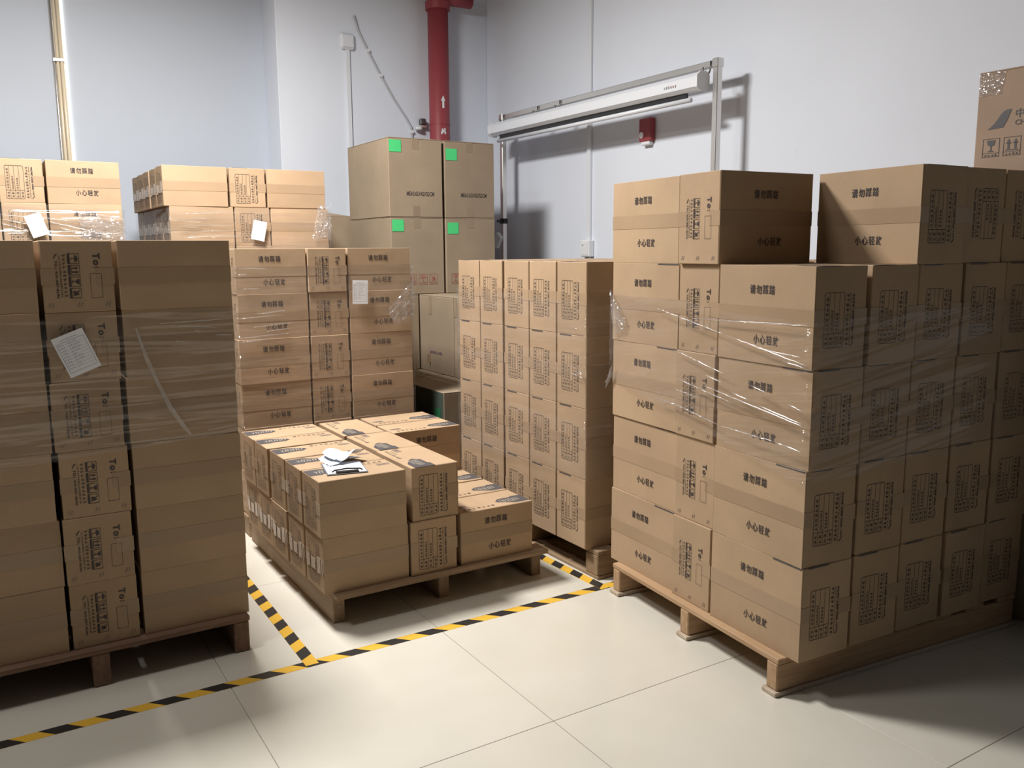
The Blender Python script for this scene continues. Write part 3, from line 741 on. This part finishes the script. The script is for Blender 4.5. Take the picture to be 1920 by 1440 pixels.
# ------------------------------------------------------------------ hazard tape on the floor
def floor_tape(p0, p1, wd, period, duty, slant, phase, label, z=.0006):
    p0 = Vector(p0); p1 = Vector(p1); d = (p1 - p0); n_ = d.length; d.normalize(); q = Vector((-d.y, d.x))
    mb = MB(); hw = wd / 2
    def pt(s_, t_, zz): p = p0 + d * s_ + q * t_; return (p.x, p.y, zz)
    mb.add([pt(0, -hw, 0.0001), pt(n_, -hw, 0.0001), pt(n_, hw, 0.0001), pt(0, hw, 0.0001), pt(0, -hw, z), pt(n_, -hw, z), pt(n_, hw, z), pt(0, hw, z)],
           [(4, 5, 6, 7), (0, 1, 5, 4), (1, 2, 6, 5), (2, 3, 7, 6), (3, 0, 4, 7)], 0)
    s_ = phase
    while s_ < n_ + slant:
        a = [max(0, min(n_, v)) for v in (s_, s_ + period * duty)]; b = [max(0, min(n_, v - slant)) for v in (s_, s_ + period * duty)]
        if a[1] - a[0] > 1e-4 or b[1] - b[0] > 1e-4:
            mb.add([pt(a[0], -hw, z + .0004), pt(a[1], -hw, z + .0004), pt(b[1], hw, z + .0004), pt(b[0], hw, z + .0004)], [(0, 1, 2, 3)], 1)
        s_ += period
    o = mb.obj('hazard_tape', [YELLOW, BLACK_T]); o['label'] = label; o['category'] = 'floor tape'; o['group'] = 'hazard tape marking on the floor'
    return o
floor_tape((-3.2, .778), (1.02, .775), .046, .159, .5, .046, .124, 'long yellow and black hazard tape line running past both pallets')
floor_tape((-.514, .765), (-.500, 2.2), .047, .142, .5, .035, .083, 'hazard tape branch between the shaded stack and the low pile', z=.0016)
floor_tape((.793, .755), (.740, 2.1), .047, .141, .5, .030, .042, 'hazard tape branch running under the grey weathered pallet', z=.0016)

# ------------------------------------------------------------------ stretch film
def film(name, pts, off, zt, zb, label, m=FILM, closed=True, amp=.0035, seed=0, step=.02, group='stretch film wraps'):
    """pts: footprint corners (counter-clockwise, starting at the front left); zt/zb: functions of the arc length"""
    P = [Vector(p) for p in pts]; n = len(P)
    path = []
    for i in range(n if closed else n):
        a, b, c = P[i - 1], P[i], P[(i + 1) % n]
        if not closed and i in (0, n - 1):
            dd = ((P[1] - P[0]) if i == 0 else (P[-1] - P[-2])).normalized(); nn = Vector((dd.y, -dd.x)); path.append(b + nn * off); continue
        d1 = (b - a).normalized(); d2 = (c - b).normalized(); n1 = Vector((d1.y, -d1.x)); n2 = Vector((d2.y, -d2.x))
        for k in range(4):
            nn = n1.lerp(n2, k / 3).normalized(); path.append(b + nn * off)
    if closed: path.append(path[0])
    samp = []; s_ = 0
    for i in range(len(path) - 1):
        seg = (path[i + 1] - path[i]).length; k = max(1, int(seg / step))
        for j in range(k):
            samp.append((path[i].lerp(path[i + 1], j / k), s_ + seg * j / k, (path[i + 1] - path[i]).normalized()))
        s_ += seg
    samp.append((path[-1], s_, samp[-1][2]))
    rows = 26; vs = []; fs = []; uv = []
    for i, (p, s1, d) in enumerate(samp):
        nn = Vector((d.y, -d.x)); t, b = zt(s1), zb(s1)
        for r in range(rows + 1):
            f_ = r / rows; z = b + (t - b) * f_
            z += .010 * noise.noise(Vector((s1 * 3, f_ * 2 + 9, seed))) * (1 if r in (0, rows) else .5)
            dsp = amp * (noise.noise(Vector((s1 * 1.5, z * 40 + s1 * 1.5, seed))) + .6 * noise.noise(Vector((s1 * 7, z * 90, seed + 4))))
            pp = p + nn * (dsp + amp); vs.append((pp.x, pp.y, z)); uv.append((s1, z))
    for i in range(len(samp) - 1):
        for r in range(rows):
            a = i * (rows + 1) + r; fs.append((a, a + rows + 1, a + rows + 2, a + 1))
    mb = MB(); mb.add(vs, fs); me = mb.mesh(name, m, smooth=True)
    ul = me.uv_layers.new(name='UVMap')
    for lp in me.loops: ul.data[lp.index].uv = uv[lp.vertex_index]
    o = bpy.data.objects.new(name, me); link(o, None, label, 'stretch film', group)
    return o
def outward(st): return Vector((sin(st.ang), -cos(st.ang), 0))
def crumple(name, outline, parent, m=FILM_C, thick=.02, seed=0, nu=26, nv=26, label=None, normal=None):
    """a crumpled film scrap spanning four world corners (a,b,c,d); depth along the normal"""
    a, b, c, d = [Vector(p) for p in outline]; nn = normal or (b - a).cross(d - a).normalized(); vs = []; fs = []; uv = []
    for i in range(nu + 1):
        for j in range(nv + 1):
            u, v = i / nu, j / nv
            p = a.lerp(b, u).lerp(d.lerp(c, u), v)
            k = noise.noise(Vector((u * 4, v * 4, seed))) + .8 * abs(noise.noise(Vector((u * 9, v * 9, seed + 3)))) + .4 * noise.noise(Vector((u * 21, v * 21, seed + 5)))
            edge = min(u, v, 1 - u, 1 - v)
            p = p + (b - a) * (.06 * noise.noise(Vector((u * 5, v * 5, seed + 8)))) + (d - a) * (.06 * noise.noise(Vector((u * 5, v * 5, seed + 11))))
            vs.append(p + nn * (thick * (.45 + .5 * k) * (1 if edge > .05 else .6))); uv.append((u * .3, v * .3))
    for i in range(nu):
        for j in range(nv):
            q = i * (nv + 1) + j; fs.append((q, q + nv + 1, q + nv + 2, q + 1))
    me = MB().add(vs, fs).mesh(name, m, smooth=False)
    ul = me.uv_layers.new(name='UVMap')
    for lp in me.loops: ul.data[lp.index].uv = uv[lp.vertex_index]
    o = bpy.data.objects.new(name, me); link(o, parent, label=label)
    if parent: o.matrix_parent_inverse = parent.matrix_world.inverted()
    return o
def foot(st, wl, dp):
    return [tuple(st.world(x, y)[:2]) for x, y in ((0, 0), (wl, 0), (wl, dp), (0, dp))]
WS = 2 * SMALL.l + SMALL.w + .016; DS = 5 * SMALL.w + 4 * .008
fL = film('stretch_film', foot(sL, WS + .006, DS), .010, lambda s: 1.235 + .03 * min(s, 1), lambda s: .765 + .06 * min(s, 1.0), 'clear stretch film round the middle of the shaded stack', seed=1)
fD = film('stretch_film', foot(sD, WS, 4 * SMALL.w + 3 * .008), .010, lambda s: 1.385 - .01 * min(s, 1), lambda s: .16, 'clear stretch film round the stack behind the low pile', seed=2)
fE = film('stretch_film', foot(sE, WS, DS), .010, lambda s: 1.705, lambda s: .9, 'clear stretch film round the tall stack before the pillar edge', seed=3)
fF = film('stretch_film', foot(sF, WS, DS), .010, lambda s: 1.735 - .045 * min(s, 1), lambda s: .9, 'clear stretch film round the tall stack before the bright strip', seed=4)
fM = film('stretch_film', [tuple(sM.world(x, y)[:2]) for x, y in ((0, 0), (5 * BIG.w + .022, 0), (5 * BIG.w + .022, 2 * BIG.l + .025), (0, 2 * BIG.l + .025))], .010, lambda s: 1.255 - .02 * min(s, 1), lambda s: .40 + .05 * min(s, 1), 'clear stretch film round the wall of data-table ends', seed=5, m=FILM)
WB = 2 * BIG.l + BIG.w + .012; DB = 5 * BIG.w + 4 * .011
def rz_t(s): return 1.285 - .05 * min(s, WB) if s < WB + .1 else 1.235 + .02 * (s - WB)
def rz_b(s): return .93 - .20 * min(s, WB) / WB if s < WB + .1 else .73 + .02 * (s - WB)
fR = film('stretch_film', [tuple(sR.world(x, y)[:2]) for x, y in ((0, 0), (WB, 0), (WB, DB), (0, DB))], .020, rz_t, rz_b, 'clear stretch film slanting round the middle of the tallest stack', m=FILM_T, seed=6)
def at(st, x, y, z): p = st.world(x, y); return (p.x, p.y, z)
crumple('clear_tape', ((1.998, -.037, 2.119), (1.998, -.14, 2.119), (1.998, -.125, 2.035), (1.998, -.042, 2.035)), None, seed=12, thick=.006, normal=Vector((-1, 0, 0)), label='shiny crumpled clear tape at the upper corner').parent = FINBOX
bpy.data.objects['clear_tape'].matrix_parent_inverse = Matrix.Translation((-2.19, .315, -1.6105))
crumple('torn_film_corner', (at(sR, -.01, -.018, 1.29), at(sR, .11, -.018, 1.17), at(sR, .09, -.018, 1.13), at(sR, .02, -.018, 1.10)), fR, seed=3, thick=.012, normal=outward(sR))
crumple('torn_film_tail', (at(sR, -.03, -.016, .90), at(sR, .02, -.018, .99), at(sR, .01, -.018, .93), at(sR, -.03, -.018, .87)), fR, seed=4, thick=.015, normal=outward(sR))
yD = -.016
crumple('torn_film_corner', (at(sD, .79, yD, 1.13), at(sD, .955, yD, 1.31), at(sD, .955, yD, 1.10), at(sD, .84, yD, 1.05)), fD, seed=5, thick=.014, normal=outward(sD))
crumple('gathered_film', (at(sE, .83, -.016, 1.52), at(sE, .95, -.016, 1.52), at(sE, .955, -.016, 1.74), at(sE, .87, -.016, 1.73)), fE, seed=6, thick=.018)
crumple('gathered_film', (at(sF, .74, -.016, 1.52), at(sF, .95, -.016, 1.50), at(sF, .955, -.016, 1.64), at(sF, .72, -.016, 1.68)), fF, seed=7, thick=.014)
FILM_R = filmmat('folded_film_crease', .10, .22, bump=.15, streak=30, dist=.01)
def crease(st, film_o, y, segs, r=.0026):
    for i, ((x0, z0), (x1, z1)) in enumerate(segs):
        n = max(4, int(abs(x1 - x0) / .02)); rn = random.Random(i * 7 + int(abs(z0) * 1000))
        pts = []; rad = []
        for k in range(n + 1):
            f = k / n; pts.append(at(st, x0 + (x1 - x0) * f, y + .0006 * rn.random(), z0 + (z1 - z0) * f + .0016 * (rn.random() - .5))); rad.append(r * (.25 + .75 * sin(pi * min(1, max(0, f * .9 + .05)))))
        me = MB().tube(pts, rad, n=10).mesh('film_crease', FILM_R, smooth=True); me.uv_layers.new(name='UVMap')
        link(bpy.data.objects.new('film_crease', me), film_o)
crease(sR, fR, -.026, [((0.302, 1.236), (0.722, 1.164)), ((0.722, 1.164), (1.105, 1.100)), ((0.547, 1.208), (1.10, 1.223)), ((0.905, 1.133), (1.08, 1.124)), ((0.442, 1.084), (0.728, 1.028)), ((0.615, 1.014), (0.719, 0.998)), ((0.445, 0.981), (0.774, 0.934)), ((0.608, 0.975), (1.10, 0.912)), ((0.444, 0.94), (0.598, 0.923)), ((0.33, 0.889), (0.498, 0.874)), ((0.416, 0.887), (0.709, 0.846)), ((0.709, 0.846), (0.975, 0.842)), ((0.975, 0.842), (1.10, 0.832)), ((0.758, 0.972), (0.857, 0.956)), ((0.849, 1.008), (0.937, 0.993)), ((1.0, 1.105), (1.10, 1.092)), ((1.02, 0.974), (1.10, 0.956)), ((0.896, 0.948), (1.10, 0.918))])
crease(sD, fD, -.020, [((0.009, 1.375), (0.147, 1.369)), ((0.006, 1.343), (0.05, 1.342)), ((0.023, 1.272), (0.107, 1.272)), ((0.087, 1.145), (0.237, 1.158)), ((0.002, 1.125), (0.216, 1.137)), ((0.065, 1.08), (0.264, 1.094)), ((0.131, 1.055), (0.254, 1.067)), ((0.0, 1.028), (0.253, 1.042)), ((0.0, 1.008), (0.15, 1.018))])
crease(sE, fE, -.020, [((0.033, 1.67), (0.394, 1.685)), ((0.125, 1.647), (0.223, 1.645)), ((0.045, 1.631), (0.171, 1.623)), ((0.073, 1.607), (0.346, 1.607)), ((0.15, 1.572), (0.382, 1.582)), ((0.043, 1.598), (0.16, 1.593)), ((0.068, 1.535), (0.309, 1.551)), ((0.217, 1.538), (0.392, 1.545))])
crease(sF, fF, -.020, [((0.359, 1.654), (0.602, 1.629)), ((0.358, 1.632), (0.537, 1.592)), ((0.356, 1.61), (0.486, 1.573)), ((0.577, 1.621), (0.856, 1.552)), ((0.625, 1.593), (0.724, 1.551)), ((0.504, 1.647), (0.704, 1.622)), ((0.68, 1.642), (0.832, 1.58))], r=.0022)
crease(sL, fL, -.020, [((0.74, 1.21), (0.891, 1.198)), ((0.819, 1.189), (0.837, 1.187)), ((0.889, 1.171), (0.943, 1.168)), ((0.757, 1.157), (0.791, 1.151)), ((0.71, 1.219), (0.945, 1.225)), ((0.843, 0.841), (0.935, 0.847))], r=.002)
crease(sM, fM, -.020, [((1.045, 0.923), (1.116, 0.911)), ((1.093, 0.931), (1.145, 0.917)), ((1.11, 0.94), (1.143, 0.923)), ((1.052, 1.124), (1.107, 1.114)), ((1.12, 0.914), (1.145, 0.904))], r=.002)
a = [(.635, 1.205), (.662, 1.10), (.690, 1.02), (.725, .93), (.765, .86), (.785, .83)]
mb = MB(); mb.tube([at(sL, x, -.016 - .004 * (i % 2), z) for i, (x, z) in enumerate(a)], [.003, .007, .006, .008, .008, .004], n=6)
me = mb.mesh('film_fold', FILM_C); me.uv_layers.new(name='UVMap'); o = link(bpy.data.objects.new('film_fold', me), fL)

# ------------------------------------------------------------------ papers and clipboard
def paper(st, x, z, wd, hh, rot, label, y=-.024, lines=True):
    p = st.world(x, y); o = MB().box(-wd / 2, wd / 2, -.0008, 0, -hh / 2, hh / 2).obj('paper_sheet', PAPER)
    o.location = (p.x, p.y, z); o.rotation_euler = (0, rot, st.ang); o['label'] = label; o['category'] = 'paper'; o['group'] = 'delivery papers held by stretch film'
    if lines:
        pr = P2(); rn = random.Random(int(x * 100))
        pr.frame(-wd * .44, -hh * .40, wd * .44, hh * .34, .0012)
        pr.glyphs(8, -wd * .28, hh * .38, hh * .035, wd * .07, seed=5)
        for k in range(9):
            v = hh * .28 - k * hh * .072; pr.glyphs(3, -wd * .40, v, hh * .028, wd * .06, seed=k); pr.glyphs(rn.randint(2, 6), -wd * .12, v, hh * .03, wd * .075, seed=k + 20)
            pr.rect(-wd * .44, v - hh * .012, wd * .44, v - hh * .012 + .0006)
        q = bpy.data.objects.new('form_print', pr.mesh('form_print', [PAPER_INK])); q.matrix_local = Matrix(((1, 0, 0, 0), (0, 0, 1, -.0011), (0, 1, 0, 0), (0, 0, 0, 1))); link(q, o)
    return o
paper(sL, .452, 1.138, .098, .135, R(-21), 'printed delivery paper pinned aslant on the shaded stack')
paper(sD, .638, 1.238, .086, .125, R(2), 'printed delivery paper upright on the stack behind the low pile')
paper(sE, .500, 1.578, .080, .115, R(12), 'blank white paper tilted on the tall stack before the pillar edge', lines=False)
paper(sF, .522, 1.600, .080, .118, R(-18), 'blank white paper aslant on the tall stack before the bright strip', lines=False)
zc = .135 + 2 * SMALL.h + .002
cb = empty('clipboard', (-.222, 1.150, zc), R(-12), label='clipboard with white sheet and black clip on the low pile', cat='clipboard')
bd_ = MB().box(-.08, .08, -.075, .115, 0, .003, bev=.001).obj('board', mat('grey_hardboard', (.16, .17, .19), .5), cb)
MB().box(-.075, .075, -.070, .110, .0032, .0044).obj('sheet', PAPER, cb)
k_ = MB(); k_.box(-.045, .045, -.072, -.052, .0046, .011, bev=.002); k_.tube([(-.06, -.064, .010), (-.05, -.060, .015), (0, -.056, .018), (.05, -.060, .015), (.06, -.064, .010)], .003, n=6)
k_.obj('clip', BLACK_PL, bd_)
def slip(loc, rz, sx, sy, m, label, seed, lift):
    n = 14; vs = []; fs = []
    for i in range(n + 1):
        for j in range(n + 1):
            u, v = i / n - .5, j / n - .5
            z = lift * (.5 + .5 * cos(u * 5 + v * 2)) * (.3 + abs(v) * 1.6) + .006 * noise.noise(Vector((u * 5, v * 5, seed))) + .004
            vs.append((u * sx, v * sy, max(.0015, z)))
    for i in range(n):
        for j in range(n): q = i * (n + 1) + j; fs.append((q, q + n + 1, q + n + 2, q + 1))
    o = MB().add(vs, fs).obj('loose_slip', m, smooth=True); o.location = loc; o.rotation_euler = (0, 0, rz)
    o['label'] = label; o['category'] = 'paper'; return o
slip((-.195, 1.268, zc + .004), R(8), .15, .10, PAPER_BLUE, 'bluish curled carbon slip lying across the clipboard', 1, .018)
slip((-.178, 1.282, zc + .019), R(22), .13, .11, PAPER, 'white curled slip lying on top of the bluish one', 2, .030)

# ------------------------------------------------------------------ back wall fittings
st = empty('wall_strip', (-.80, 4.80, 0), 0, label='bright cream pipe strip on the back wall, tall from floor to ceiling', cat='pipe')
def vt(x, r, m, n_, z0=0.0, z1=ZC, y=-.02): return MB().tube([(x, y, z0), (x, y, z1)], r, n=12).obj(n_, m, st, smooth=True)
MB().box(-.036, .036, -.012, -.001, 0, ZC, bev=.002).obj('back_plate', CREAM, st)
vt(-.027, .008, STEEL, 'pipe', y=-.022); vt(-.006, .010, CREAM, 'pipe', y=-.024); vt(.018, .012, CREAM, 'pipe', y=-.026)
glow = bpy.data.materials.new('glowing_glare'); glow.use_nodes = True  # glowing material stands in for the lamp glare on the strip
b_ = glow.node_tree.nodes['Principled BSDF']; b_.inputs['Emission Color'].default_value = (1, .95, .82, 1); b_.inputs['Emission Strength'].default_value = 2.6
MB().box(.037, .049, -.010, -.001, 0, ZC).obj('painted_glare_strip', glow, st, label='thin glowing strip painted as glare along the pipes')
for z in (2.74,):
    MB().box(-.037, .0365, -.042, -.001, z, z + .022, bev=.003).obj('pipe_clip', STEEL, st)
# red riser pipe
rp = empty('red_pipe', (1.885, 4.36, 0), 0, label='thick red fire riser pipe with white arrow before the pillar', cat='pipe')
MB().tube([(0, 0, 0), (0, 0, ZC - .01)], .082, n=28).obj('riser', RED, rp, smooth=True)
for z in (3.36, 2.455): MB().tube([(0, 0, z - (.03 if z > 3 else .004)), (0, 0, z + (.03 if z > 3 else .004))], .098 if z > 3 else .0845, n=28).obj('coupling', RED, rp, smooth=False)
MB().tube([(.0, 0, 3.43), (.30, .0, 3.43)], .05, n=20).obj('branch', RED, rp, smooth=True)
arrow = MB(); rr = .0835
def cyl(a, z): return (rr * sin(a), -rr * cos(a), z)
a0 = R(-5)
def patch(mb, pts):
    mb.add([cyl(a0 + u / rr, z) for u, z in pts], [tuple(range(len(pts)))])
patch(arrow, [(-.009, 2.575), (.009, 2.575), (.009, 2.635), (-.009, 2.635)]); patch(arrow, [(-.019, 2.630), (.019, 2.630), (0, 2.672)])
arrow.obj('arrow_mark', WHITE_PL, rp)
sm_ = MB()
for u, z in ((-.016, 2.385), (.0, 2.395), (.014, 2.385), (-.01, 2.405), (.01, 2.41)): patch(sm_, [(u - .007, z - .012), (u + .007, z - .010), (u + .006, z + .010), (u - .005, z + .012)])
sm_.obj('white_sticker', WHITE_PL, rp)
br = empty('pipe_bracket', (1.765, 4.45, 2.455), 0, label='small steel bracket with valve stub beside the red pipe', cat='bracket')
MB().box(-.02, .04, -.02, .028, -.02, .0, bev=.003).obj('shelf', STEEL, br); MB().box(-.02, .03, -.03, .01, 0, .05, bev=.006).obj('valve', STEEL_DK, br)
MB().tube([(-.03, -.01, -.04), (-.03, -.01, -.02)], .03, n=16).obj('cup', WHITE_PL, br, smooth=True)
# round wall box with conduit, slanted cable
wb = empty('wall_box', (1.160, 4.48, 3.035), 0, label='white junction box with vertical conduit on the pillar', cat='junction box')
bx_ = MB().box(-.06, .06, -.035, -.0005, -.06, .06, bev=.016).obj('box', WHITE_MET, wb); MB().box(-.045, .045, -.040, -.034, -.045, .045, bev=.003).obj('cover', WHITE_MET, bx_)
MB().box(-.018, .018, -.020, -.0005, -3.03, -.06, bev=.003).obj('conduit', WHITE_MET, wb)
cbl = MB(); cbl.tube([(1.225, 4.468, 3.23), (1.255, 4.468, 3.124), (1.329, 4.468, 2.987), (1.422, 4.468, 2.826), (1.535, 4.468, 2.646), (1.642, 4.468, 2.502), (1.682, 4.468, 2.439), (1.689, 4.468, 2.339), (1.69, 4.468, 1.6)], .0085, n=8)
cb_o = cbl.obj('wall_cable', mat('grey_cable', (.50, .50, .53), .5), smooth=True); cb_o['label'] = 'grey cable slanting down the pillar to the corner cartons'; cb_o['category'] = 'cable'
for x, z in ((1.329, 2.987), (1.43, 2.812), (1.687, 2.40)):
    MB().tube([(x, 4.479, z), (x, 4.455, z)], .014, n=10).obj('cable_clip', WHITE_PL, cb_o)
# ------------------------------------------------------------------ right wall fittings
tk = empty('cable_trunking', (2.4, 3.02, 0), 0, label='white cable trunking with socket box on the wall behind the screen', cat='cable trunking')
MB().box(-.022, -.0005, -.02, .02, 1.52, 3.98, bev=.003).obj('trunk', WHITE_MET, tk)
MB().box(-.022, -.0005, -.02, .02, 0.3, 1.40, bev=.003).obj('trunk', WHITE_MET, tk)
sk = MB().box(-.05, -.0005, -.05, .05, 1.40, 1.52, bev=.006).obj('socket_box', WHITE_PL, tk); MB().box(-.054, -.049, -.038, .038, 1.412, 1.508, bev=.002).obj('cover', WHITE_PL, sk)
ds = MB(); ds.box(-.0555, -.0538, .012, .016, 1.48, 1.488); ds.box(-.0555, -.0538, .022, .026, 1.48, 1.488); ds.obj('socket_hole', BLACK_PL, sk)
al = empty('fire_alarm', (2.4, 2.385, 2.215), 0, label='small dark red fire alarm box on the white wall', cat='alarm')
MB().box(-.045, -.0005, -.058, .058, -.07, .075, bev=.006).obj('housing', RED, al)
MB().tube([(-.045, .028, -.03), (-.050, .028, -.03)], .020, n=18).obj('disc', WHITE_PL, al)
MB().box(-.040, -.0005, -.04, .04, -.095, -.07, bev=.005).obj('strobe', WHITE_PL, al)
# scuffs on the wall
# ------------------------------------------------------------------ projector screen on its stand
XS = 2.20; YA, YB = 3.895, 1.588; ZT = 2.50
ss = empty('screen_stand', (XS, (YA + YB) / 2, 0), 0, label='polished steel frame stand carrying the rolled projector screen', cat='stand')
yl, yr = YA - (YA + YB) / 2, YB - (YA + YB) / 2
for y in (yl, yr):
    MB().box(-.019, .019, y - .019, y + .019, .03, ZT, bev=.003).obj('post', STEEL, ss)
    MB().box(-.16, .19, y - .019, y + .019, 0, .03, bev=.003).obj('foot', STEEL, ss)
MB().box(-.016, .016, yr + .019, yl - .019, ZT - .045, ZT - .008, bev=.003).obj('top_bar', STEEL, ss)
for y in (yl, yr): MB().box(-.024, .024, y - .024, y + .024, ZT - .05, ZT - .002, bev=.003).obj('corner_joint', STEEL, ss)
cl_ = MB().tube([(0, yl, 1.66), (0, yl, 1.70)], .032, n=14).obj('clamp', BLACK_PL, ss); MB().tube([(-.03, yl, 1.68), (-.06, yl, 1.68)], .010, n=10).obj('clamp_knob', BLACK_PL, cl_)
for y in (yl - .02, yl - .50, yl - .78, yr + .06):
    MB().tube([(-.022, y - .028, ZT - .012), (-.024, y - .028, ZT - .05)] + [(-.026, y - .028 * cos(t), ZT - .05 - .035 * sin(t)) for t in [k * pi / 8 for k in range(9)]][1:] + [(-.026, y + .028, ZT - .038)], .0045, n=6).obj('hook', STEEL_DK, ss, smooth=True)
cs = empty('projector_screen', (XS - .078, (YA + YB) / 2, 2.375), 0, label='rolled white projector screen case hung below the steel bar', cat='projector screen')
prof = [(-.045, -.030), (-.020, -.048), (.025, -.048), (.040, -.020), (.040, .030), (.020, .048), (-.020, .048), (-.045, .025)]
hl = (YA - YB) / 2 - .005
mb = MB()
for y in (-hl + .03, hl + .02): mb.add([(x, y, z) for x, z in prof], [tuple(range(8))])
mb.add([(x, y, z) for y in (-hl + .03, hl + .02) for x, z in prof], [(i, (i + 1) % 8, 8 + (i + 1) % 8, 8 + i) for i in range(8)])
case_ = mb.obj('case', WHITE_MET, cs)
for y0, y1 in ((-hl + .022, -hl + .036), (hl + .014, hl + .028)):
    mb = MB(); mb.add([(x * 1.12, y, z * 1.12) for y in (y0, y1) for x, z in prof], [tuple(range(8)), tuple(range(8, 16))] + [(i, (i + 1) % 8, 8 + (i + 1) % 8, 8 + i) for i in range(8)]); mb.obj('end_cap', WHITE_PL, case_)
MB().box(-.006, .006, -hl + .15, hl - .08, -.080, -.047).obj('screen_hem', BLACK_PL, cs)
MB().tube([(0, -hl + .12, -.088), (0, hl - .05, -.088)], .014, n=12).obj('weight_bar', WHITE_MET, cs, smooth=True)
pr = P2().glyphs(3, 0, 0, .016, .018, 0, seed=3).glyphs(3, .056, 0, .016, .018, 1, seed=4).mesh('maker_mark', [INK_BAR, INK_RED])
pm = bpy.data.objects.new('maker_mark', pr); pm.matrix_local = Matrix(((0, 0, -1, -.0462), (-1, 0, 0, -hl + .30), (0, 1, 0, -.012), (0, 0, 0, 1))); link(pm, case_)
ad_ = empty('power_adapter', (XS - .075, YA - .03, 1.53), 0, label='grey adapter box hanging askew from the screen stand post', cat='adapter')
bx = MB().box(-.018, .018, -.036, .036, -.055, .055, bev=.006).obj('housing', mat('grey_plastic', (.58, .59, .60), .4), ad_); bx.rotation_euler = (R(38), 0, 0)
MB().tube([(0, .035, -.04), (0, .06, -.08), (.01, .07, -.2), (.02, .06, -.5), (.03, .05, -1.5)], .0045, n=8).obj('cord', WHITE_PL, ad_, smooth=True)
